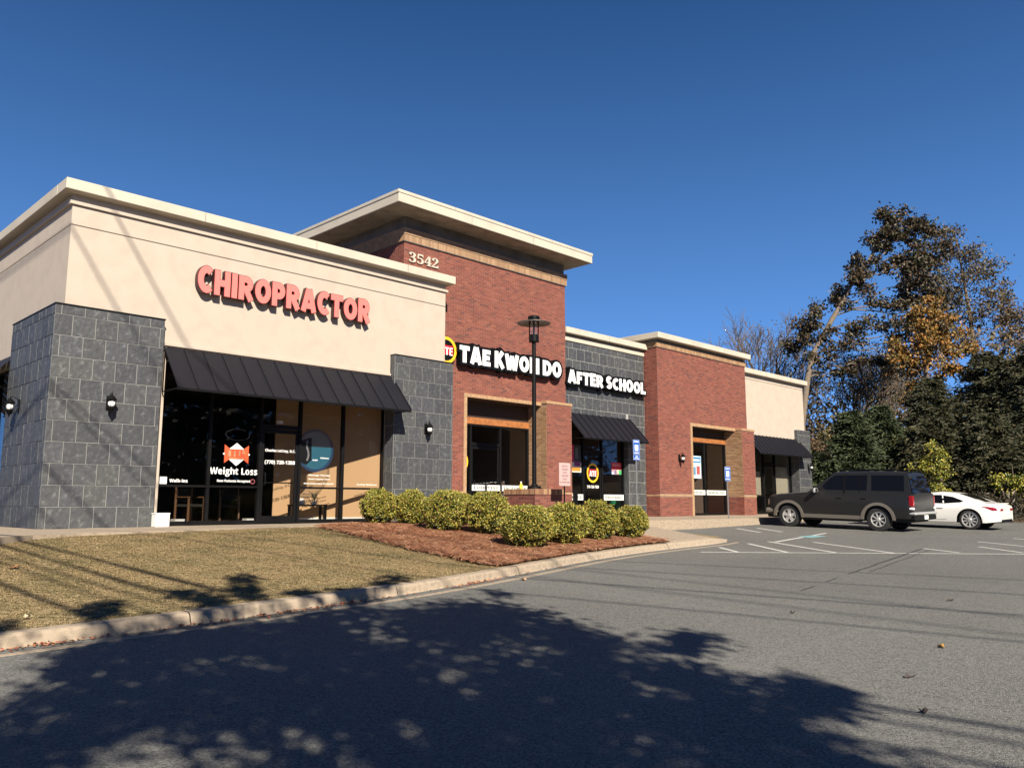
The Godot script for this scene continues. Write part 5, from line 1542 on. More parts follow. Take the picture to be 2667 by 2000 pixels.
func build_coupe():
	var c := thing("parked_coupe", "white two-door coupe parked beyond the dark SUV, tail towards the drive", "car", Vector3(31.45, road_y(31.45, -10.1), -10.1))
	c.rotation = Vector3(0.029, 0, 0.0152)
	var z0 := -2.36
	var L := 4.62
	var arches := [[0.88, 0.32, 0.385], [3.73, 0.32, 0.385]]
	var sill := func(s): return 0.24 + 0.06 * clampf((s - 4.2) / 0.4, 0, 1)
	var hw := func(s): return 0.91 - 0.22 * pow(clampf((0.6 - s) / 0.6, 0, 1), 2) - 0.16 * pow(clampf((s - 4.0) / 0.62, 0, 1), 2) + 0.02 * exp(-pow((s - 3.7) / 0.5, 2))
	var deck := [[0.0, 0.55], [0.15, 0.64], [0.6, 0.73], [1.3, 0.81], [1.7, 0.84], [2.6, 0.82], [3.6, 0.86], [4.1, 0.88], [4.45, 0.865], [4.62, 0.79]]
	var section := func(s) -> Array:
		var b := bottom(s, sill, arches)
		var w: float = hw.call(s)
		var y: float = interp(deck, s)
		var r := []
		for k in 9:
			var t := k / 8.0
			var yy := lerpf(b, maxf(y - 0.08, b + 0.02), t)
			r.append(Vector2(w * (1.0 - 0.04 * pow(clampf((0.5 - yy) / 0.3, 0, 1), 2) - 0.06 * pow(clampf((yy - 0.6) / 0.3, 0, 1), 2)), yy))
		r.append(Vector2(w * 0.91, y - 0.03))
		r.append(Vector2(w * 0.84, y))
		r.append(Vector2(w * 0.5, y + 0.02))
		r.append(Vector2(0.0, y + 0.025))
		return r
	local("body", shell(stations(L, arches), section, z0), M.carwhite, c)
	var roof := [[1.35, 0.82], [2.1, 1.13], [2.55, 1.225], [2.95, 1.24], [3.4, 1.175], [3.9, 1.0], [4.22, 0.875]]
	var cab := MB.new()
	var side_x := func(s, y) -> float:
		var w: float = hw.call(s)
		return lerpf(w * 0.90, 0.60, clampf((y - 0.82) / 0.42, 0, 1))
	for side in [-1.0, 1.0]:
		var rows := []
		for k in 25:
			var s := lerpf(1.35, 4.22, k / 24.0)
			var y := interp(roof, s)
			var b: float = interp(deck, s) - 0.03
			var row := []
			for t in [0.0, 0.35, 0.7, 0.88]:
				var yy := lerpf(b, y, t)
				row.append(Vector3(side * side_x.call(s, yy), yy, z0 + s))
			var xe: float = side_x.call(s, lerpf(b, y, 0.95))
			row.append(Vector3(side * (xe - 0.06), lerpf(b, y, 0.965), z0 + s))
			row.append(Vector3(side * xe * 0.5, lerpf(b, y, 0.995), z0 + s))
			row.append(Vector3(0, y, z0 + s))
			rows.append(row)
		cab.sheet(rows, side > 0)
	local("cabin", cab, M.carwhite, c)
	for sd in [-1.0, 1.0]:
		var w1 := MB.new()
		side_patch(w1, [Vector2(1.80, 0.87), Vector2(2.95, 0.86), Vector2(3.45, 0.90), Vector2(3.55, 0.945), Vector2(3.2, 1.075), Vector2(2.8, 1.135), Vector2(2.45, 1.125), Vector2(2.1, 1.02)], side_x, z0, sd, 0.010)
		local("window", w1, M.carglass, c)
		var post := MB.new()
		side_patch(post, [Vector2(2.90, 0.86), Vector2(2.94, 0.86), Vector2(2.88, 1.132), Vector2(2.84, 1.132)], side_x, z0, sd, 0.014)
		local("window_post", post, M.carwhite, c)
		var body_x := func(s, y) -> float:
			var w: float = hw.call(s)
			return w * (1.0 - 0.04 * pow(clampf((0.5 - y) / 0.3, 0, 1), 2) - 0.06 * pow(clampf((y - 0.6) / 0.3, 0, 1), 2))
		var seam := MB.new()
		for l in [[1.75, 0.32, 1.75, 0.77], [3.02, 0.32, 3.02, 0.76], [1.75, 0.315, 3.02, 0.315]]:
			var vert: bool = l[0] == l[2]
			var hx := 0.004 if vert else 0.0
			var hy := 0.0 if vert else 0.004
			side_patch(seam, [Vector2(l[0] - hx, l[1] - hy), Vector2(l[2] + (hx if vert else 0.0), l[1] - hy), Vector2(l[2] + hx, l[3] + hy), Vector2(l[0] - hx, l[3] + hy)], body_x, z0, sd, 0.003)
		local("door_gap", seam, M.rubber, c)
		var hd := MB.new()
		var hx2: float = body_x.call(2.85, 0.67)
		hd.box(Vector3(sd * hx2 - 0.012, 0.67, z0 + 2.72), Vector3(sd * hx2 + 0.014, 0.698, z0 + 2.92), 0.008)
		local("handle", hd, M.chrome, c)
		var tl := MB.new()
		side_patch(tl, [Vector2(4.10, 0.775), Vector2(4.42, 0.655), Vector2(4.56, 0.66), Vector2(4.52, 0.745), Vector2(4.3, 0.78)], body_x, z0, sd, 0.012)
		local("tail_lamp", tl, M.redlamp, c)
		var tb := MB.new()
		tb.box(Vector3(minf(sd * 0.42, sd * 0.74), 0.63, z0 + 4.58), Vector3(maxf(sd * 0.42, sd * 0.74), 0.72, z0 + 4.635), 0.02)
		local("tail_lamp", tb, M.redlamp, c)
		var mir := MB.new()
		mir.box(Vector3(minf(sd * 0.86, sd * 1.03), 0.85, z0 + 1.85), Vector3(maxf(sd * 0.86, sd * 1.03), 0.95, z0 + 1.95), 0.03)
		local("mirror", mir, M.carwhite, c)
		var hl := MB.new()
		side_patch(hl, [Vector2(0.12, 0.51), Vector2(0.6, 0.60), Vector2(0.55, 0.65), Vector2(0.12, 0.56)], body_x, z0, sd, 0.008)
		local("headlamp", hl, M.chrome, c)
		for a in arches: wheel(c, sd * 0.885, 0.33, z0 + a[0], 0.335, 0.245, 0.22, 10, sd)
	var rg := MB.new()
	var rows2 := []
	for k in 7:
		var s := lerpf(3.38, 4.10, k / 6.0)
		var row := []
		for t in [-0.86, -0.5, 0.0, 0.5, 0.86]: row.append(Vector3(t * 0.66, interp(roof, s) - 0.012 * absf(t) + 0.006, z0 + s))
		rows2.append(row)
	rg.sheet(rows2, true)
	for i in rg.n.size():
		if rg.n[i].y < 0: rg.n[i] = -rg.n[i]
	local("rear_window", rg, M.carglass, c)
	var ws := MB.new()
	ws.quad(Vector3(0.70, 0.87, z0 + 1.47), Vector3(-0.70, 0.87, z0 + 1.47), Vector3(-0.56, 1.15, z0 + 2.16), Vector3(0.56, 1.15, z0 + 2.16))
	local("windscreen", ws, M.carglass, c)
	var rv := MB.new()
	rv.box(Vector3(-0.62, 0.26, z0 + 4.45), Vector3(0.62, 0.36, z0 + 4.64), 0.02)
	local("rear_valance", rv, M.black, c)
	var pt := MB.new()
	pt.box(Vector3(-0.16, 0.50, z0 + 4.62), Vector3(0.16, 0.65, z0 + 4.632), 0.004)
	local("number_plate", pt, M.paper, c)
	var lip := MB.new()
	lip.box(Vector3(-0.60, 0.865, z0 + 4.42), Vector3(0.60, 0.892, z0 + 4.56), 0.012)
	local("spoiler", lip, M.carwhite, c)
	var well := MB.new()
	well.box(Vector3(-0.72, 0.22, z0 + 0.3), Vector3(0.72, 0.72, z0 + 4.3))
	local("underbody", well, M.rubber, c)

# ---------------------------------------------------------------- plants
func leaf(mb: MB, p: Vector3, d: Vector3, size: float, wide: float, col: Color):
	var s := d.cross(Vector3(rng.randf_range(-1, 1), rng.randf_range(-1, 1), rng.randf_range(-1, 1)))
	if s.length() < 0.05: s = d.cross(Vector3(0.4, 1, 0.2))
	s = s.normalized() * wide * 0.5
	var m := p + d * size * 0.5 + s.cross(d).normalized() * size * 0.12
	mb.col = col
	mb.tri(p, m + s, p + d * size)
	mb.tri(p, p + d * size, m - s)

func rdir() -> Vector3:
	var z := rng.randf_range(-1, 1)
	var a := rng.randf() * TAU
	var r := sqrt(1 - z * z)
	return Vector3(r * cos(a), z, r * sin(a))

func shade(pal: Array) -> Color:
	var c: Color = pal[rng.randi() % pal.size()]
	var f := rng.randf_range(0.7, 1.3)
	return Color(c.r * f, c.g * f, c.b * f)

func limb(mb: MB, a: Vector3, b: Vector3, r0: float, r1: float, wob: float, n := 5):
	var pts := []; var rad := []
	for k in n + 1:
		var t := k / float(n)
		var p := a.lerp(b, t)
		if k > 0 and k < n: p += rdir() * wob
		p.y -= sin(PI * t) * wob * 0.4
		pts.append(p); rad.append(lerpf(r0, r1, t))
	mb.tube(pts, rad, 5 if r0 < 0.08 else 7, false)

# clumps: [centre, radii, leaves, sub-clumps]; trunk: points with radii. World coordinates.
func tree(called: String, label: String, base: Vector3, trunk: Array, clumps: Array, size: float, pal: Array, wood: Material, group := "", spread := 0.26, twigs := true) -> Node3D:
	var o := thing(called, label, "tree", base, group)
	var tm := MB.new()
	var pts := []; var rad := []
	for t in trunk:
		pts.append(t[0]); rad.append(t[1])
	tm.tube(pts, rad, 9, false)
	part("trunk", tm, wood, o)
	var bm := MB.new()
	var cm := MB.new()
	for c in clumps:
		var ctr: Vector3 = c[0]; var rr: Vector3 = c[1]
		var near: Vector3 = pts[0]; var nr := 0.05
		var best := 1e9
		for i in pts.size() - 1:
			for k in 4:
				var q: Vector3 = pts[i].lerp(pts[i + 1], k / 4.0)
				var dd: float = q.distance_to(ctr) + maxf(0.0, q.y - ctr.y + 0.6) * 2.0
				if dd < best: best = dd; near = q; nr = lerpf(rad[i], rad[i + 1], k / 4.0)
		limb(bm, near, ctr, minf(nr * 0.4, 0.075), 0.022, 0.12 * near.distance_to(ctr) * 0.5)
		var per := int(c[2] / float(c[3]))
		for s in c[3]:
			var d := rdir() * pow(rng.randf(), 0.4)
			var sc := ctr + d * rr
			if twigs: limb(bm, ctr.lerp(near, rng.randf() * 0.4), sc, 0.03, 0.012, 0.1, 3)
			var sr := rr * spread * rng.randf_range(0.7, 1.35)
			for k in per:
				var g := Vector3(rng.randfn(0, 0.55), rng.randfn(0, 0.5), rng.randfn(0, 0.55))
				leaf(cm, sc + g * sr, (rdir() + Vector3(0, -0.35, 0)).normalized(), size * rng.randf_range(0.6, 1.3), size * 0.62, shade(pal))
	part("branches", bm, M.bark, o)
	if cm.v.size(): part("crown", cm, M.leaf, o)
	return o

func sprig(mb: MB, p: Vector3, d: Vector3, length: float, rad: float, depth: int, up := 0.15):
	var q := p + d * length
	limb(mb, p, q, rad, rad * 0.6, length * 0.05, 3)
	if depth == 0: return
	for k in (3 if depth > 1 else 4):
		var nd := (d + rdir() * 0.75 + Vector3(0, up, 0)).normalized()
		sprig(mb, p.lerp(q, rng.randf_range(0.45, 1.0)), nd, length * rng.randf_range(0.55, 0.8), maxf(0.014, rad * 0.6), depth - 1, up)

func conifer(label: String, base: Vector3, tall: float, wide: float, pal: Array, boughs: int):
	var o := thing("conifer_tree", label, "tree", base, "dark conifers beside the car park")
	var tm := MB.new()
	tm.tube([base + Vector3(0, -0.4, 0), base + Vector3(0.1, tall * 0.5, 0), base + Vector3(0, tall, 0)], [wide * 0.06, wide * 0.04, 0.02], 8, false)
	part("trunk", tm, M.bark, o)
	var cm := MB.new()
	var lump := FastNoiseLite.new(); lump.seed = rng.randi() % 999; lump.frequency = 0.35; lump.fractal_octaves = 2
	for k in boughs:
		var t := pow((k + rng.randf()) / boughs, 0.9)
		var h := lerpf(0.02, 0.98, t) * tall
		var a := rng.randf() * TAU
		var out := Vector3(cos(a), 0, sin(a))
		var r := wide * (pow(1.0 - t, 0.55) * 0.92 + 0.04) * (1.0 + 0.85 * lump.get_noise_3d(out.x * 2.0, h * 0.8, out.z * 2.0)) * rng.randf_range(0.8, 1.1)
		var n := 22 + int(r * 14)
		for i in n:
			var u := pow(rng.randf_range(0.05, 1.0), 0.6)
			var p := base + Vector3(0, h, 0) + out * r * u + Vector3(0, 0.12 * r * u - 0.30 * r * u * u, 0)
			p += Vector3(rng.randfn(0, 1), rng.randfn(0, 0.45), rng.randfn(0, 1)) * 0.13 * (0.7 + r * 0.3)
			var side := out.cross(Vector3.UP) * rng.randf_range(-1.2, 1.2)
			leaf(cm, p, (out * 0.6 + side + Vector3(0, rng.randf_range(-0.6, 0.35), 0)).normalized(), rng.randf_range(0.16, 0.36), 0.085, shade(pal))
	part("crown", cm, M.needle, o)

func shrub(label: String, base: Vector3, w: float, h: float, n: int):
	var o := thing("clipped_shrub", label, "shrub", base, "clipped round shrubs in the needle bed")
	var stems := MB.new()
	for k in 7:
		var d := Vector3(rng.randf_range(-0.5, 0.5), 1, rng.randf_range(-0.5, 0.5)).normalized()
		limb(stems, base + Vector3(rng.randf_range(-0.06, 0.06), -0.04, rng.randf_range(-0.06, 0.06)), base + d * h * 0.75, 0.018, 0.008, 0.04)
	part("stems", stems, M.bark, o)
	var pal := [Color(0.27, 0.235, 0.032), Color(0.20, 0.195, 0.03), Color(0.32, 0.265, 0.04), Color(0.14, 0.155, 0.026), Color(0.10, 0.125, 0.024), Color(0.36, 0.285, 0.055), Color(0.18, 0.18, 0.03)]
	var bump := FastNoiseLite.new(); bump.seed = rng.randi() % 1000; bump.frequency = 1.1; bump.fractal_octaves = 2
	var cm := MB.new()
	for k in n:
		var d := rdir()
		var f := 1.0 + 0.20 * bump.get_noise_3d(d.x * 1.7, d.y * 1.7, d.z * 1.7) + 0.12 * bump.get_noise_3d(d.x * 6, d.y * 6, d.z * 6)
		var depth := pow(rng.randf(), 2.0) * 0.38
		var round := sqrt(maxf(0.05, 1.0 - pow(absf(d.y), 2.25))) / maxf(0.05, Vector2(d.x, d.z).length())
		var e := Vector3(d.x * round * w * 0.5, d.y * h * 0.5, d.z * round * w * 0.5)
		if d.y < -0.2:
			var pinch := 1.0 - 0.30 * pow((-d.y - 0.2) / 0.8, 1.5)
			e.x *= pinch; e.z *= pinch
		var p := base + Vector3(0, h * 0.5, 0) + e * f * (1.0 - depth)
		if p.y < base.y + 0.01: p.y = base.y + 0.01 + rng.randf() * 0.05
		var c := shade(pal)
		if rng.randf() < 0.035: c = Color(0.24, 0.10, 0.05)
		leaf(cm, p, (d * 0.7 + rdir()).normalized(), rng.randf_range(0.030, 0.050), 0.032, c)
	var inner := MB.new()      # dark leafy core, added to close the view through the foliage
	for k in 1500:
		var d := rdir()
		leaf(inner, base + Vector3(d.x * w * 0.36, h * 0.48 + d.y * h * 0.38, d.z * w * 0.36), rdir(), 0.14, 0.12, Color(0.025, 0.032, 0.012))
	part("dark_core", inner, M.leaf, o)
	part("foliage", cm, M.leaf, o)

func build_plants():
	# the row of clipped shrubs
	var sh := [[11.86, -16.2, 0.90, 0.82, "leftmost clipped shrub nearest the glass front of the corner shop"], [12.45, -15.75, 0.88, 0.80, "second clipped shrub from the left, in front of the right slate pier"], [12.26, -14.25, 1.14, 0.90, "broad clipped shrub at the front of the left group"], [13.45, -15.2, 0.85, 0.80, "clipped shrub at the back, before the dark glass doors of the tower"], [12.78, -13.4, 1.0, 0.96, "tall clipped shrub just left of the brick pier"],
		[12.04, -11.5, 1.14, 0.84, "clipped shrub nearest the kerb, largest of the right group"], [13.33, -11.6, 0.98, 0.86, "clipped shrub in front of the white parking sign"], [14.8, -11.95, 0.98, 0.88, "clipped shrub under the blue sign, second from the right end"], [16.0, -11.9, 0.86, 0.74, "smallest clipped shrub at the right end of the bed"]]
	for s in sh:
		shrub(s[4], Vector3(s[0], bank_y(s[0], s[1]) + 0.0, s[1]), s[2] * 0.94, s[3], 13000)
	# lawn grass
	var tuft := MB.new()
	for k in 6:
		var a := TAU * k / 6 + rng.randf()
		var d := Vector3(cos(a), 0, sin(a))
		var p := d * rng.randf_range(0.0, 0.02)
		var q := p + d * rng.randf_range(0.008, 0.03) + Vector3(0, rng.randf_range(0.010, 0.022), 0)
		var s := d.cross(Vector3.UP) * 0.0045
		tuft.tri(p - s, p + s, q)
	var bed := PackedVector2Array(bed_outline())
	var patch := FastNoiseLite.new(); patch.seed = 3; patch.frequency = 0.5; patch.fractal_octaves = 4
	var xs := []; var cs := []
	while xs.size() < 62000:
		var x := -0.5 + 11.0 * pow(rng.randf(), 0.8)
		var e := edge_z(x) - 0.55
		var z := lerpf(e, -16.2, rng.randf())
		if Geometry2D.is_point_in_polygon(Vector2(x, z), bed): continue
		if z < -13.3 and x < 1.0 or z < -13.9 - 1.15 * maxf(0.0, x - 3.0) * (1.0 if x < 4.2 else 0.0) and x < 4.2 or z < -15.3 - 0.19 * (x - 4.2): continue
		var m := patch.get_noise_2d(x * 2, z * 2)
		xs.append(Transform3D(Basis(Vector3.UP, rng.randf() * TAU).scaled(Vector3.ONE * rng.randf_range(0.7, 1.4)), Vector3(x, bank_y(x, z) - 0.022, z)))
		var c := Color(0.32, 0.238, 0.125).lerp(Color(0.185, 0.155, 0.072), clampf(0.3 + m * 1.3 + rng.randf_range(-0.3, 0.3), 0, 1))
		var f := rng.randf_range(0.7, 1.25)
		cs.append(Color(c.r * f, c.g * f, c.b * f))
	scatter("grass", tuft.mesh(M.blade), xs, cs)
	# pine needles on the bed
	var needle := MB.new()
	for k in 5:
		var a := rng.randf() * TAU
		var d := Vector3(cos(a), rng.randf_range(-0.1, 0.25), sin(a)).normalized()
		var p := Vector3(rng.randf_range(-0.05, 0.05), rng.randf_range(0, 0.02), rng.randf_range(-0.05, 0.05))
		var s := d.cross(Vector3.UP).normalized() * 0.0055
		needle.tri(p - d * 0.07 - s, p - d * 0.07 + s, p + d * 0.07 + Vector3(0, 0.012, 0))
	xs = []; cs = []
	while xs.size() < 30000:
		var x := rng.randf_range(9.0, 16.8); var z := rng.randf_range(-16.9, -9.7)
		if z > edge_z(x) - 0.5: continue
		if not Geometry2D.is_point_in_polygon(Vector2(x + rng.randfn(0, 0.11), z + rng.randfn(0, 0.11)), bed): continue
		xs.append(Transform3D(Basis(Vector3.UP, rng.randf() * TAU).scaled(Vector3.ONE * rng.randf_range(0.7, 1.4)), Vector3(x, bank_y(x, z) + 0.02 + rng.randf() * 0.02, z)))
		var c: Color = [Color(0.46, 0.21, 0.11), Color(0.36, 0.15, 0.08), Color(0.52, 0.27, 0.15), Color(0.24, 0.09, 0.05), Color(0.58, 0.36, 0.22)][rng.randi() % 5]
		cs.append(c)
	scatter("pine_needles", needle.mesh(M.blade), xs, cs)
	# fallen leaves along the gutter
	var lf := MB.new()
	lf.tri(Vector3(-0.03, 0, 0), Vector3(0, 0.012, 0.02), Vector3(0.035, 0.004, 0)); lf.tri(Vector3(-0.03, 0, 0), Vector3(0.035, 0.004, 0), Vector3(0, 0.014, -0.02))
	xs = []; cs = []
	for k in 420:
		var x: float
		match k % 5:
			0: x = rng.randfn(2.4, 0.35)
			1: x = rng.randfn(5.6, 0.5)
			2: x = rng.randfn(8.6, 0.35)
			3: x = rng.randfn(4.6, 0.8)
			_: x = rng.randf_range(1.5, 12.0)
		var z := edge_z(x) - 0.29 + absf(rng.randfn(0, 0.07))
		xs.append(Transform3D(Basis.from_euler(Vector3(rng.randf_range(-0.4, 0.4), rng.randf() * TAU, rng.randf_range(-0.4, 0.4))).scaled(Vector3.ONE * rng.randf_range(0.4, 0.95)), Vector3(x, road_y(x, z) + 0.010 + rng.randf() * 0.015, z)))
		cs.append([Color(0.27, 0.065, 0.03), Color(0.33, 0.10, 0.045), Color(0.20, 0.05, 0.03), Color(0.36, 0.17, 0.07)][rng.randi() % 4])
	scatter("fallen_leaves", lf.mesh(M.blade), xs, cs)
	build_trees()

func scatter(called: String, mesh: Mesh, xs: Array, cs: Array):
	var mm := MultiMesh.new()
	mm.transform_format = MultiMesh.TRANSFORM_3D
	mm.use_colors = true
	mm.mesh = mesh
	mm.instance_count = xs.size()
	for i in xs.size():
		mm.set_instance_transform(i, xs[i]); mm.set_instance_color(i, cs[i])
	var o := MultiMeshInstance3D.new()
	o.multimesh = mm
	o.name = numbered(called)
	add_child(o)
	o.set_meta("kind", "stuff")

func gy(x: float, z: float) -> Vector3:
	return Vector3(x, land_y(x, z), z)

func build_trees():
	var oak := [Color(0.042, 0.033, 0.013), Color(0.034, 0.033, 0.014), Color(0.055, 0.033, 0.015), Color(0.03, 0.034, 0.014), Color(0.07, 0.038, 0.018)]
	# tall leaning oak
	var b := gy(49.9, -23.5)
	var cl := []
	for c in [[54.6, 19.0, -18.7, 0.9, 0.9, 420], [51.0, 11.4, -22.5, 0.9, 0.7, 200], [51.9, 13.3, -21.5, 0.9, 0.7, 220], [53.0, 15.3, -20.5, 0.9, 0.7, 240], [53.9, 17.3, -19.5, 0.9, 0.8, 300], [52.6, 12.2, -20.8, 1.3, 0.9, 220], [53.6, 14.0, -19.9, 1.2, 0.8, 240], [52.0, 10.6, -21.3, 1.2, 0.8, 180], [54.2, 12.0, -19.3, 1.3, 0.8, 260], [55.6, 18.2, -17.6, 1.2, 0.9, 620], [54.3, 17.4, -19.1, 1.0, 0.8, 420], [55.9, 16.6, -17.3, 1.5, 1.0, 760], [54.8, 15.9, -18.4, 1.3, 0.9, 620], [55.6, 14.6, -17.7, 1.5, 1.2, 700], [53.2, 16.2, -20.2, 0.8, 0.7, 260], [56.4, 13.2, -16.8, 1.5, 1.1, 520], [54.6, 13.3, -18.7, 1.2, 0.8, 360], [52.2, 14.6, -21.2, 1.1, 0.8, 320], [50.6, 12.3, -22.9, 1.0, 0.9, 360], [50.0, 11.0, -23.4, 1.0, 1.1, 380], [50.8, 9.8, -22.4, 0.9, 0.6, 200], [53.2, 9.6, -20.3, 1.2, 0.6, 260], [54.6, 10.6, -19.0, 1.2, 0.9, 300], [52.0, 8.9, -21.3, 0.9, 0.5, 160], [55.4, 11.6, -17.6, 1.3, 1.0, 360]]:
		cl.append([Vector3(c[0], c[1], c[2]), Vector3(c[3], c[4], c[3]), c[5] * 2, maxi(5, c[5] / 55)])
	tree("oak_tree", "tall leaning oak with a pale bare trunk and dark brown crown", b, [[b + Vector3(0, -0.5, 0), 0.25], [Vector3(49.85, 5.5, -23.5), 0.21], [Vector3(50.26, 8.46, -23.16), 0.19], [Vector3(50.45, 9.4, -23.0), 0.175], [Vector3(50.57, 10.1, -22.8), 0.16], [Vector3(51.1, 11.3, -22.3), 0.145], [Vector3(51.5, 12.25, -21.9), 0.16], [Vector3(52.0, 13.3, -21.45), 0.14], [Vector3(52.38, 14.4, -21.0), 0.125], [Vector3(53.05, 15.5, -20.35), 0.105], [Vector3(53.53, 16.58, -19.9), 0.085], [Vector3(54.73, 19.2, -18.64), 0.05]], cl, 0.24, oak, M.palebark, "", 0.42)
	# broad thin-leaved tree right behind it
	cl = []
	for c in [[65.5, 20.2, -19.0, 1.4, 1.0, 260], [66.5, 19.0, -18.0, 1.6, 0.9, 300], [67.4, 18.0, -17.2, 1.6, 0.9, 300], [68.2, 16.2, -16.4, 1.5, 0.9, 280], [66.2, 16.6, -18.4, 1.9, 1.1, 300], [64.8, 17.4, -19.7, 1.4, 1.0, 220], [67.6, 14.4, -17.0, 1.8, 1.0, 260], [65.2, 14.2, -19.4, 1.8, 1.0, 240], [68.9, 14.0, -15.8, 1.4, 0.8, 200], [66.4, 12.4, -18.2, 1.8, 1.0, 240]]:
		cl.append([Vector3(c[0], c[1], c[2]), Vector3(c[3], c[4], c[3]), c[5] * 3, 18])
	b = gy(66.8, -17.9)
	tree("sparse_tree", "tall thin-leaved olive brown tree behind the leaning oak", b, [[b, 0.34], [Vector3(66.8, 9.0, -17.8), 0.24], [Vector3(66.7, 14.0, -17.9), 0.15], [Vector3(66.3, 20.0, -18.3), 0.04]], cl, 0.21, [Color(0.075, 0.06, 0.025), Color(0.095, 0.07, 0.028), Color(0.06, 0.056, 0.022), Color(0.11, 0.07, 0.034)], M.bark, "", 0.42)
	# a second one further right, half bare
	cl = []
	for c in [[68.8, 14.8, -15.8, 1.3, 0.8, 120], [69.8, 13.6, -14.8, 1.6, 1.0, 160], [68.6, 12.6, -16.0, 1.5, 0.9, 160], [70.4, 12.0, -14.2, 1.6, 1.0, 160], [71.2, 13.9, -13.2, 1.4, 0.9, 130], [69.4, 10.9, -15.2, 1.8, 0.9, 190], [72.4, 12.2, -12.2, 1.8, 1.2, 180]]:
		cl.append([Vector3(c[0], c[1], c[2]), Vector3(c[3], c[4], c[3]), c[5] * 4, 16])
	b = gy(69.6, -15.0)
	tree("sparse_tree", "half-bare brown tree at the right edge above the dark conifers", b, [[b, 0.22], [Vector3(69.6, 9.0, -15.0), 0.14], [Vector3(69.5, 15.4, -15.0), 0.03]], cl, 0.2, [Color(0.15, 0.09, 0.05), Color(0.18, 0.11, 0.05), Color(0.11, 0.08, 0.04)], M.bark, "", 0.42)
	# bare trees above the far roof
	for t in [[54.5, -27.4, 15.0, 5, "bare grey tree standing behind the roof of the far shop", 900], [52.8, -26.0, 11.5, 5, "smaller bare tree between the far roof and the leaning oak", 1500], [57.5, -23.2, 12.5, 5, "thin bare tree seen through the fork of the leaning oak", 3200], [60.5, -22.0, 12.5, 5, "leafy thin tree between the leaning oak and the orange tree", 4500]]:
		b = gy(t[0], t[1])
		var o := thing("bare_tree", t[4], "tree", b)
		var m := MB.new()
		var top := b + Vector3(0, t[2] * 0.42, 0)
		limb(m, b + Vector3(0, -0.3, 0), top, 0.17, 0.10, 0.1)
		part("trunk", m, M.bark, o)
		var tw := MB.new()
		for k in 8: sprig(tw, b.lerp(top, rng.randf_range(0.6, 1.0)), (Vector3(0, 1.2, 0) + rdir() * 0.75).normalized(), t[2] * rng.randf_range(0.17, 0.26), 0.075, 4)
		part("branches", tw, M.bark, o)
		var lm := MB.new()
		for k in t[5]:
			leaf(lm, b + Vector3(clampf(rng.randfn(0, 1.2), -1.9, 1.9), t[2] * (0.58 + clampf(rng.randfn(0, 0.12), -0.22, 0.24)), clampf(rng.randfn(0, 1.2), -1.9, 1.9)), rdir(), 0.15, 0.09, shade([Color(0.14, 0.11, 0.06), Color(0.10, 0.09, 0.05)]))
		part("crown", lm, M.leaf, o)
	# orange tree
	cl = []
	for c in [[51.76, 12.4, -16.0, 0.8, 0.8, 420], [51.3, 11.4, -16.5, 1.1, 0.9, 560], [52.3, 11.0, -15.4, 1.1, 0.9, 560], [50.7, 10.2, -17.0, 1.1, 0.9, 520], [51.6, 9.9, -16.1, 1.3, 0.9, 620], [52.8, 9.6, -14.9, 1.0, 0.9, 480], [50.2, 8.9, -17.5, 1.0, 0.9, 420], [51.2, 8.4, -16.5, 1.4, 0.9, 560], [52.4, 8.2, -15.3, 1.1, 0.8, 420], [50.8, 7.2, -16.9, 1.2, 0.8, 380]]:
		cl.append([Vector3(c[0], c[1], c[2]), Vector3(c[3], c[4], c[3]), c[5] * 2, maxi(6, c[5] / 60)])
	b = gy(51.1, -16.6)
	tree("orange_leaved_tree", "rounded tree with orange and yellow autumn leaves above the dark conifers", b, [[b, 0.22], [Vector3(51.2, 6.5, -16.5), 0.16], [Vector3(51.6, 12.0, -16.1), 0.04]], cl, 0.20, [Color(0.30, 0.125, 0.022), Color(0.26, 0.14, 0.026), Color(0.21, 0.12, 0.026), Color(0.34, 0.17, 0.038), Color(0.14, 0.105, 0.022), Color(0.10, 0.08, 0.022), Color(0.17, 0.08, 0.022), Color(0.08, 0.065, 0.02)], M.bark, "", 0.36)
	# olive shrubby trees under it
	for t in [[48.2, -19.6, 5.2, 1.8, [Color(0.12, 0.10, 0.03), Color(0.09, 0.085, 0.03), Color(0.15, 0.11, 0.04)], "olive-leaved young tree left of the orange tree"], [48.3, -17.6, 5.0, 1.3, [Color(0.20, 0.16, 0.03), Color(0.14, 0.13, 0.03), Color(0.10, 0.10, 0.03)], "yellowish slender tree between the dark conifers"], [50.0, -22.2, 5.2, 1.8, [Color(0.10, 0.065, 0.035), Color(0.13, 0.075, 0.04), Color(0.08, 0.05, 0.03)], "brown brushy tree against the end of the far shop"], [56.5, -12.4, 9.2, 2.6, [Color(0.10, 0.075, 0.03), Color(0.13, 0.085, 0.035), Color(0.07, 0.065, 0.028)], "olive brown tree right of the orange tree above the dark conifers"], [59.0, -9.6, 9.4, 2.8, [Color(0.11, 0.07, 0.03), Color(0.08, 0.065, 0.028), Color(0.14, 0.085, 0.04)], "brown tree at the right edge just above the dark conifers"], [47.0, -21.4, 3.8, 1.4, [Color(0.12, 0.06, 0.035), Color(0.14, 0.085, 0.045), Color(0.08, 0.05, 0.03)], "reddish brown bush at the end wall of the far shop"]]:
		b = gy(t[0], t[1])
		cl = []
		for k in 9:
			var d := rdir() * pow(rng.randf(), 0.5)
			cl.append([b + Vector3(d.x * t[3], t[2] * (0.55 + 0.42 * d.y), d.z * t[3]), Vector3.ONE * t[3] * 0.55, 900, 10])
		tree("young_tree", t[5], b, [[b, 0.10], [b + Vector3(0.1, t[2] * 0.5, 0), 0.07], [b + Vector3(0, t[2] * 0.9, 0), 0.02]], cl, 0.16, t[4], M.bark, "", 0.4)
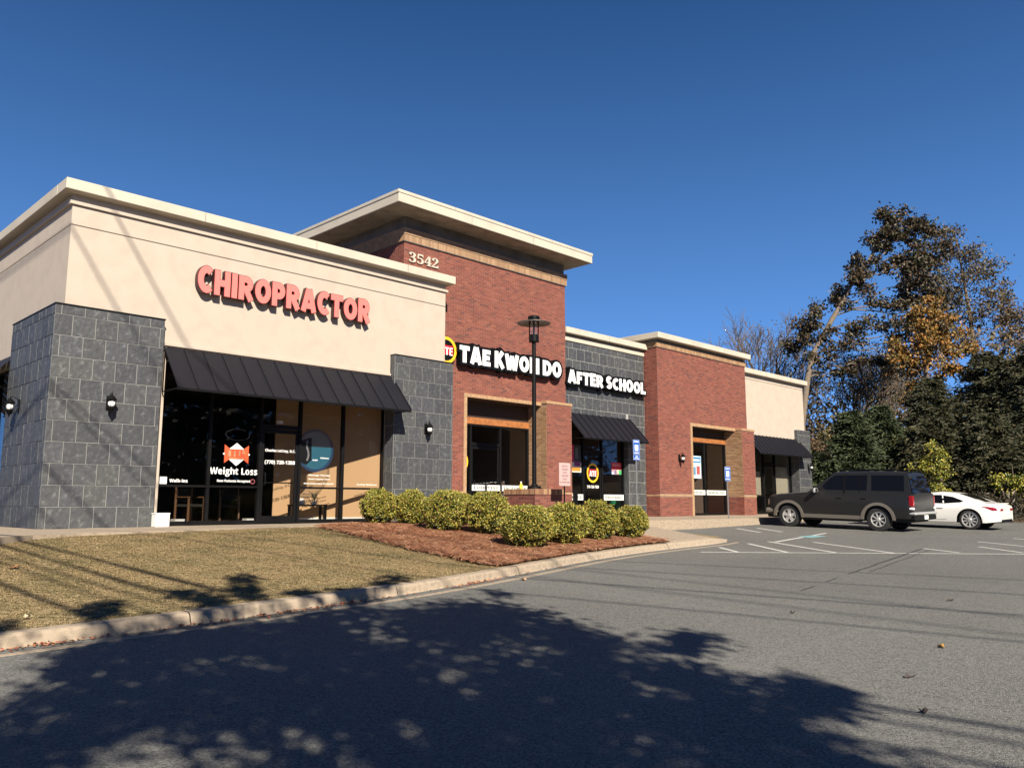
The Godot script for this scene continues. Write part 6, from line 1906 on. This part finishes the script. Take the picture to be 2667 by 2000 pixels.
	# dark conifers
	var dark := [Color(0.030, 0.046, 0.016), Color(0.042, 0.058, 0.02), Color(0.020, 0.032, 0.012), Color(0.056, 0.068, 0.026)]
	var brownish := [Color(0.030, 0.034, 0.012), Color(0.042, 0.044, 0.016), Color(0.020, 0.024, 0.010), Color(0.060, 0.052, 0.022)]
	conifer("dark green conifer standing between the far shop and the SUV roof", gy(44.2, -18.0), 5.8, 2.3, dark, 330)
	conifer("small dark conifer tucked beside the far shop", gy(43.4, -19.8), 3.6, 1.4, dark, 200)
	conifer("slim dark conifer behind the first one, left of the orange tree", gy(47.2, -17.6), 6.0, 2.0, dark, 300)
	conifer("great dark conifer right below the orange tree", gy(49.6, -15.6), 7.0, 3.4, brownish, 460)
	conifer("broad dark conifer right of the orange tree", gy(52.4, -13.4), 8.4, 3.9, brownish, 520)
	conifer("broad dark conifer at the right edge behind the white car", gy(51.6, -10.6), 8.8, 3.8, brownish, 480)
	conifer("low dark conifer behind the yellow-green tree", gy(46.4, -14.8), 4.6, 2.6, brownish, 320)
	conifer("low dark conifer above the white car at the right edge", gy(47.2, -12.2), 4.8, 2.8, brownish, 340)
	conifer("dark conifer on the bank beyond the right edge", gy(49.0, -7.6), 7.0, 3.0, brownish, 300)
	# yellow-green young trees by the cars
	var yg := [Color(0.20, 0.20, 0.025), Color(0.15, 0.17, 0.025), Color(0.27, 0.24, 0.03), Color(0.10, 0.13, 0.025), Color(0.30, 0.25, 0.04)]
	for t in [[42.9, -13.6, 3.5, 1.0, "yellow-green young tree behind the roof of the SUV"], [45.4, -10.9, 2.3, 1.0, "yellow-green bush at the right edge above the white car"]]:
		b = gy(t[0], t[1])
		cl = []
		for k in 12:
			var d := rdir() * pow(rng.randf(), 0.45)
			cl.append([b + Vector3(d.x * t[3], t[2] * (0.56 + 0.42 * d.y), d.z * t[3]), Vector3.ONE * t[3] * 0.42, 190, 5])
		tree("yellow_green_tree", t[4], b, [[b, 0.05], [b + Vector3(0.1, t[2] * 0.5, 0), 0.035], [b + Vector3(0, t[2] * 0.95, 0), 0.01]], cl, 0.15, yg, M.bark, "", 0.45)
	# wood and brush that reads as one mass, behind the single trees and on the bank behind the cars
	var wood := MB.new()
	for k in 16000:
		var u := rng.randf()
		var x := lerpf(62.0, 76.0, rng.randf()) ; var z := lerpf(-38.0, 4.0, u)
		var top := 5.4 + 2.2 * sin(z * 0.7) + 1.5 * sin(z * 1.9 + 1.0) + (1.5 if z > -20 else 0.0)
		leaf(wood, gy(x, z) + Vector3(0, top * pow(rng.randf(), 0.8), 0), rdir(), rng.randf_range(0.3, 0.6), 0.3, shade([Color(0.07, 0.05, 0.028), Color(0.09, 0.065, 0.03), Color(0.05, 0.045, 0.022), Color(0.10, 0.08, 0.03)]))
	stuff("woodland", wood, M.leaf)
	var brush := MB.new()
	for k in 26000:
		var x := lerpf(38.6, 52.0, rng.randf()); var z := lerpf(-24.0, 4.0, rng.randf())
		if x < 43.5 and z < -15.3: continue
		var top := 0.35 + 0.05 * (x - 38.0) + 0.35 * sin(z * 2.3) * sin(x * 1.7)
		var c := shade([Color(0.03, 0.027, 0.013), Color(0.045, 0.036, 0.02), Color(0.022, 0.024, 0.012), Color(0.07, 0.05, 0.028)])
		leaf(brush, gy(x, z) + Vector3(0, maxf(0.1, top) * rng.randf(), 0), (rdir() + Vector3(0, 0.9, 0)).normalized(), rng.randf_range(0.15, 0.4), 0.09, c)
	stuff("undergrowth", brush, M.leaf)
	# the wood across the drive, mirrored in the shop windows
	var across := MB.new()
	for k in 26000:
		var x := lerpf(6.0, 95.0, rng.randf()); var z := lerpf(34.0, 52.0, rng.randf())
		var top := 14.0 + 2.5 * sin(x * 0.5) + 1.6 * sin(x * 1.3)
		leaf(across, Vector3(x, land_y(x, z), z) + Vector3(0, top * rng.randf(), 0), rdir(), rng.randf_range(0.7, 1.4), 0.7, shade([Color(0.06, 0.05, 0.025), Color(0.04, 0.045, 0.02), Color(0.08, 0.06, 0.03)]))
	stuff("woodland", across, M.leaf)
	shade_tree()

func stuff(called: String, mb: MB, m: Material):
	var o := MeshInstance3D.new()
	o.mesh = mb.mesh(m)
	o.name = numbered(called)
	add_child(o)
	o.set_meta("kind", "stuff")

# The tree behind the viewer whose shadow lies over the drive: each clump hangs up-sun of a patch of its shadow.
func shade_tree():
	var s := SUN.normalized()
	var outline := PackedVector2Array([Vector2(2.55, -7.9), Vector2(3.5, -8.55), Vector2(4.5, -8.2), Vector2(5.4, -8.5), Vector2(6.2, -8.0), Vector2(7.2, -7.7), Vector2(7.3, -6.9), Vector2(6.75, -6.2), Vector2(6.7, -5.4), Vector2(6.2, -4.9), Vector2(6.0, -4.1), Vector2(5.9, -3.3), Vector2(5.4, -2.7), Vector2(4.7, -2.3), Vector2(4.9, -1.4), Vector2(3.6, -0.2), Vector2(1.6, 0.6), Vector2(-0.3, -0.6), Vector2(0.9, -3.2), Vector2(1.6, -4.4), Vector2(1.2, -5.6), Vector2(1.9, -6.6), Vector2(2.6, -7.0)])
	var gaps := [[5.75, -5.65, 0.30], [4.75, -5.35, 0.34], [4.3, -5.1, 0.22], [5.0, -6.9, 0.22], [3.4, -4.2, 0.2], [5.3, -3.9, 0.2], [2.0, -4.9, 0.42], [2.7, -4.5, 0.25], [3.3, -6.9, 0.28], [4.2, -3.2, 0.18], [2.9, -3.3, 0.24], [5.6, -7.5, 0.2]]
	var spots := []
	var tries := 0
	while spots.size() < 150 and tries < 9000:
		tries += 1
		var g := Vector2(rng.randf_range(-0.5, 7.5), rng.randf_range(-8.8, 0.8))
		if not Geometry2D.is_point_in_polygon(g, outline): continue
		var ok := true
		for q in spots:
			if q.distance_to(g) < 0.36: ok = false; break
		for q in gaps:
			if Vector2(q[0], q[1]).distance_to(g) < q[2] + 0.2: ok = false; break
		if ok: spots.append(g)
	var core := spots.size()
	spots.append_array([Vector2(7.25, -4.75), Vector2(7.05, -4.55), Vector2(7.5, -4.75), Vector2(6.75, -4.5), Vector2(6.45, -3.15), Vector2(6.2, -3.05), Vector2(6.0, -2.85), Vector2(5.75, -2.75), Vector2(6.35, -2.85), Vector2(3.36, -9.55), Vector2(3.2, -9.2), Vector2(4.4, -9.9), Vector2(4.4, -9.1), Vector2(4.5, -9.45), Vector2(5.15, -9.9), Vector2(5.5, -10.5), Vector2(5.0, -9.4), Vector2(5.6, -9.2), Vector2(6.9, -9.3), Vector2(7.3, -9.6), Vector2(6.1, -9.0), Vector2(2.2, -9.0), Vector2(6.3, -8.9), Vector2(8.1, -8.3), Vector2(2.35, -7.4)])
	var base := Vector3(-1.1, road_y(-1.1, 5.4), 5.4)
	var o := thing("shade_tree", "leafy tree behind the viewer, known by its shadow over the drive", "tree", base)
	var tm := MB.new()
	var fork := Vector3(-0.9, 3.4, 5.1)
	tm.tube([base + Vector3(0, -0.3, 0), base + Vector3(0.05, 2.0, -0.1), fork, Vector3(-0.7, 6.5, 4.6)], [0.24, 0.19, 0.16, 0.05], 10, false)
	part("trunk", tm, M.bark, o)
	var bm := MB.new(); var cm := MB.new()
	var pal := [Color(0.07, 0.09, 0.025), Color(0.05, 0.07, 0.02), Color(0.10, 0.09, 0.03)]
	for i in spots.size():
		var g: Vector2 = spots[i]
		var foot := Vector3(g.x, road_y(g.x, g.y) if g.y > -8.6 else bank_y(g.x, g.y), g.y)
		var mid := Vector2(3.6, -4.2)
		var bulge := sqrt(maxf(0.0, 1.0 - pow(g.distance_to(mid) / 5.6, 2)))
		var t := 12.0 + rng.randf_range(-2.6, 2.6) * bulge
		var c := foot + s * t
		if i % 3 == 0 or i >= core: limb(bm, fork.lerp(Vector3(-0.7, 6.5, 4.6), rng.randf()), c, 0.05, 0.012, 0.25)
		var big := i < core
		for k in (230 if big else 110):
			var e := Vector3(rng.randfn(0, 1), rng.randfn(0, 1), rng.randfn(0, 1)) * (0.20 if big else 0.10)
			leaf(cm, c + e, rdir(), rng.randf_range(0.10, 0.17), 0.10, shade(pal))
	part("branches", bm, M.bark, o)
	part("crown", cm, M.leaf, o)

func sheet_of(called: String, label: String, category: String, x0: float, x1: float, y0: float, y1: float, z: float, blocks: Array):
	# a printed sheet: ground and flat print in blocks [x0, x1, y0, y1 as shares, colour]
	var o := thing(called, label, category, Vector3((x0 + x1) * 0.5, y0, z))
	for i in blocks.size():
		var b = blocks[i]
		var mb := MB.new()
		wall_box(mb, lerpf(x0, x1, b[0]), lerpf(x0, x1, b[1]), lerpf(y0, y1, b[2]), lerpf(y0, y1, b[3]), z, z + 0.002 + 0.0006 * i)
		part("sheet" if i == 0 else "print", mb, mat(lin(b[4].r, b[4].g, b[4].b), 0.5), o)
	return o

func chair(label: String, at: Vector3, turn: float):
	var o := thing("waiting_chair", label, "chair", at, "wooden chairs in the waiting room")
	o.rotation.y = turn
	var w := mat(lin(0.13, 0.065, 0.03), 0.5)
	for s in [[-0.24, -0.22], [0.24, -0.22]]:
		var l := MB.new(); l.box(Vector3(s[0] - 0.022, 0, s[1] - 0.022), Vector3(s[0] + 0.022, 0.92, s[1] + 0.022), 0.005); local("leg", l, w, o)
	for s in [[-0.24, 0.24], [0.24, 0.24]]:
		var l := MB.new(); l.box(Vector3(s[0] - 0.022, 0, s[1] - 0.022), Vector3(s[0] + 0.022, 0.64, s[1] + 0.022), 0.005); local("leg", l, w, o)
	for x in [-0.24, 0.24]:
		var l := MB.new(); l.box(Vector3(x - 0.026, 0.64, -0.24), Vector3(x + 0.026, 0.67, 0.28), 0.006); local("arm_rest", l, w, o)
	var st := MB.new(); st.box(Vector3(-0.23, 0.40, -0.22), Vector3(0.23, 0.48, 0.25), 0.03); local("seat", st, M.insidedark, o)
	var bk := MB.new(); bk.box(Vector3(-0.22, 0.55, -0.25), Vector3(0.22, 0.90, -0.20), 0.02); local("backrest", bk, M.insidedark, o)

func build_small():
	# behind the glass of the corner shop
	chair("wooden chair with arms left of the door inside the corner shop", Vector3(9.1, 0, -20.4), 0.3)
	chair("wooden chair further back inside the corner shop", Vector3(10.6, 0, -21.3), -0.4)
	chair("wooden chair close to the left pane of the corner shop", Vector3(7.9, 0, -20.9), 0.1)
	var d := thing("side_table", "low black open table with a plant, right of the shop door", "table", Vector3(11.8, 0, -19.3))
	for s in [[-0.47, 0.12], [0.47, 0.12], [-0.47, -0.12], [0.47, -0.12]]:
		var l := MB.new(); l.box(Vector3(s[0] - 0.03, 0, s[1] - 0.03), Vector3(s[0] + 0.03, 0.43, s[1] + 0.03), 0.006); local("leg", l, M.black, d)
	var tp := MB.new(); tp.box(Vector3(-0.51, 0.43, -0.16), Vector3(0.51, 0.475, 0.16), 0.006); local("table_top", tp, M.black, d)
	var pot := thing("potted_plant", "slender long-leaved plant standing on the low black table", "plant", Vector3(12.0, 0.476, -19.3))
	var pm := MB.new(); pm.lathe(Vector3.ZERO, [[0.0, 0.0], [0.05, 0.0], [0.065, 0.09], [0.058, 0.09], [0.0, 0.08]], 14); local("pot", pm, M.white, pot)
	for k in 9:
		var b := MB.new()
		var a := TAU * k / 9
		var e := Vector3(cos(a), 0, sin(a))
		var pts := [Vector3(0, 0.08, 0), e * 0.06 + Vector3(0, 0.24, 0), e * 0.17 + Vector3(0, 0.32 + 0.03 * (k % 3), 0)]
		b.tube(pts, [0.006, 0.009, 0.002], 5, false)
		local("leaf", b, mat(lin(0.05, 0.06, 0.025), 0.6), pot)
	var tis := thing("white_box", "small white paper box standing on the low black table", "box", Vector3(11.62, 0.476, -19.3))
	var tb := MB.new(); tb.box(Vector3(-0.07, 0, -0.05), Vector3(0.07, 0.11, 0.05), 0.008); local("carton", tb, M.paper, tis)
	var tt := MB.new(); tt.prism([Vector2(-0.04, 0.11), Vector2(0.04, 0.11), Vector2(0.05, 0.17), Vector2(0.0, 0.15), Vector2(-0.05, 0.18)], 0.01, Transform3D.IDENTITY); local("tissue", tt, M.whitesign, tis)
	for b in [[8.28, 0.24, 0.13, "grey-white carton on the floor behind the left pane"], [10.08, 0.26, 0.12, "white carton on the floor left of the shop door"], [10.6, 0.30, 0.07, "flat white parcel on the floor inside the shop door"]]:
		var c := thing("carton", b[3], "box", Vector3(b[0], 0, -19.15))
		var m := MB.new(); m.box(Vector3(-b[1] * 0.5, 0, -0.12), Vector3(b[1] * 0.5, b[2], 0.12), 0.006); local("body", m, M.paper, c)
		var f := MB.new(); f.box(Vector3(-b[1] * 0.51, b[2], -0.125), Vector3(b[1] * 0.51, b[2] + 0.012, 0.125), 0.004); local("lid", f, M.paper, c)
	var desk := thing("reception_desk", "dark reception desk deep inside the corner shop", "desk", Vector3(9.8, 0, -25.0))
	var dm := MB.new(); dm.box(Vector3(-1.4, 0, -0.3), Vector3(1.4, 1.02, 0.3), 0.02); local("front", dm, M.darkwood, desk)
	var dt := MB.new(); dt.box(Vector3(-1.5, 1.02, -0.36), Vector3(1.5, 1.07, 0.36), 0.012); local("top", dt, M.insidedark, desk)
	# posters and the ball behind the glass of the other shops
	var z := -19.441
	sheet_of("poster", "tall pink and red poster at the left of the middle shop window", "poster", 22.35, 23.22, 1.62, 2.62, z, [[0, 1, 0, 1, Color(0.03, 0.03, 0.04)], [0.0, 0.52, 0.38, 1.0, Color(0.62, 0.02, 0.10)], [0.0, 1.0, 0.0, 0.36, Color(0.6, 0.55, 0.55)], [0.4, 0.95, 0.04, 0.18, Color(0.55, 0.2, 0.03)], [0.55, 0.95, 0.22, 0.4, Color(0.2, 0.03, 0.16)], [0.62, 0.8, 0.5, 0.9, Color(0.10, 0.12, 0.13)]])
	sheet_of("poster", "small square red poster right of the middle shop door", "poster", 25.02, 25.62, 1.60, 2.05, z, [[0, 1, 0, 1, Color(0.62, 0.03, 0.05)], [0.08, 0.9, 0.70, 0.88, Color(0.7, 0.22, 0.2)], [0.0, 1.0, 0.0, 0.40, Color(0.35, 0.25, 0.28)], [0.0, 0.22, 0.0, 0.2, Color(0.45, 0.5, 0.75)], [0.3, 0.5, 0.05, 0.35, Color(0.16, 0.12, 0.25)], [0.74, 1.0, 0.0, 0.36, Color(0.06, 0.35, 0.12)], [0.55, 0.72, 0.1, 0.4, Color(0.7, 0.55, 0.35)]])
	sheet_of("poster", "tall blue poster in the left pane of the brick bay doorway", "poster", 30.0, 30.72, 1.55, 2.50, -19.061, [[0, 1, 0, 1, Color(0.42, 0.55, 0.66)], [0.06, 0.94, 0.70, 0.94, Color(0.03, 0.15, 0.34)], [0.14, 0.86, 0.76, 0.86, Color(0.5, 0.6, 0.68)], [0.5, 0.85, 0.18, 0.55, Color(0.35, 0.08, 0.07)], [0.12, 0.4, 0.15, 0.5, Color(0.10, 0.22, 0.35)], [0.06, 0.94, 0.02, 0.10, Color(0.65, 0.68, 0.7)]])
	var ball := thing("exercise_ball", "big green exercise ball behind the glass of the middle shop", "ball", Vector3(26.15, 0, -20.05))
	var bm := MB.new(); bm.ball(Vector3(0, 0.35, 0), Vector3.ONE * 0.35, 24, 16); local("ball", bm, M.green, ball)
	for k in 3:
		var rg := MB.new()
		var a := -0.5 + 0.5 * k
		rg.lathe(Vector3(0, 0.35 + 0.35 * sin(a), 0), [[0.35 * cos(a) + 0.004, -0.006], [0.35 * cos(a) + 0.007, 0.0], [0.35 * cos(a) + 0.004, 0.006]], 24)
		local("rib", rg, M.green, ball)
	var rack := thing("banner_stand", "narrow green stand inside the brick bay doorway", "stand", Vector3(31.3, 0, -19.3))
	var rm := MB.new(); rm.box(Vector3(-0.035, 0, -0.03), Vector3(0.035, 0.68, 0.03), 0.008); local("upright", rm, M.green, rack)
	var rb := MB.new(); rb.box(Vector3(-0.12, 0, -0.1), Vector3(0.12, 0.02, 0.1), 0.006); local("foot", rb, M.green, rack)
	# yellow bottle on the brick pier
	var yb := thing("yellow_bottle", "yellow bottle standing on the brick pier left of the lamp base", "bottle", Vector3(16.22, 0.893, -15.72))
	var ym := MB.new(); ym.lathe(Vector3.ZERO, [[0.0, 0.0], [0.045, 0.0], [0.05, 0.02], [0.05, 0.11], [0.02, 0.15], [0.018, 0.17]], 14); local("body", ym, mat(lin(0.70, 0.52, 0.05), 0.4), yb)
	var yc := MB.new(); yc.lathe(Vector3(0, 0.168, 0), [[0.024, 0.0], [0.024, 0.035], [0.0, 0.036]], 12); local("cap", yc, M.whitesign, yb)
	# single fallen leaves and bits on lawn and drive
	var bits := [[3.18, -12.29, 0.10, Color(0.45, 0.20, 0.08), "orange leaf lying on the lawn near its left end"], [2.58, -9.3, 0.05, Color(0.6, 0.5, 0.33), "pale leaf on the lawn close to the kerb"], [9.4, -9.05, 0.07, Color(0.40, 0.26, 0.16), "brown leaf on the asphalt beside the gutter"], [8.77, -2.84, 0.06, Color(0.42, 0.24, 0.06), "yellow leaf on the open drive"], [9.61, -4.76, 0.05, Color(0.05, 0.035, 0.025), "dark leaf on the drive, furthest from the viewer"], [7.25, -2.6, 0.055, Color(0.04, 0.03, 0.025), "dark curled leaf on the near right part of the drive"], [6.25, -2.17, 0.05, Color(0.05, 0.035, 0.03), "dark leaf near the lower right of the tree shadow"], [12.19, -3.79, 0.05, Color(0.05, 0.035, 0.025), "dark leaf on the right side of the drive"]]
	for q in bits:
		var y := bank_y(q[0], q[1]) + 0.005 if q[1] < -9.1 and q[0] < 5 else road_y(q[0], q[1]) + 0.004
		var o := thing("fallen_leaf", q[4], "leaf", Vector3(q[0], y, q[1]), "single fallen leaves")
		o.rotation.y = rng.randf() * TAU
		var m := MB.new()
		var n := 7
		for k in n:
			var a := TAU * k / n; var b := TAU * (k + 1) / n
			var ra: float = q[2] * (1.0 if k % 2 else 0.62); var rb2: float = q[2] * (0.62 if k % 2 else 1.0)
			m.tri(Vector3(0, 0.004, 0), Vector3(cos(b) * rb2, 0.018 * sin(b * 2) + 0.018, sin(b) * rb2 * 0.7), Vector3(cos(a) * ra, 0.018 * sin(a * 2) + 0.018, sin(a) * ra * 0.7))
		local("blade", m, mat(lin(q[3].r, q[3].g, q[3].b), 0.8), o)
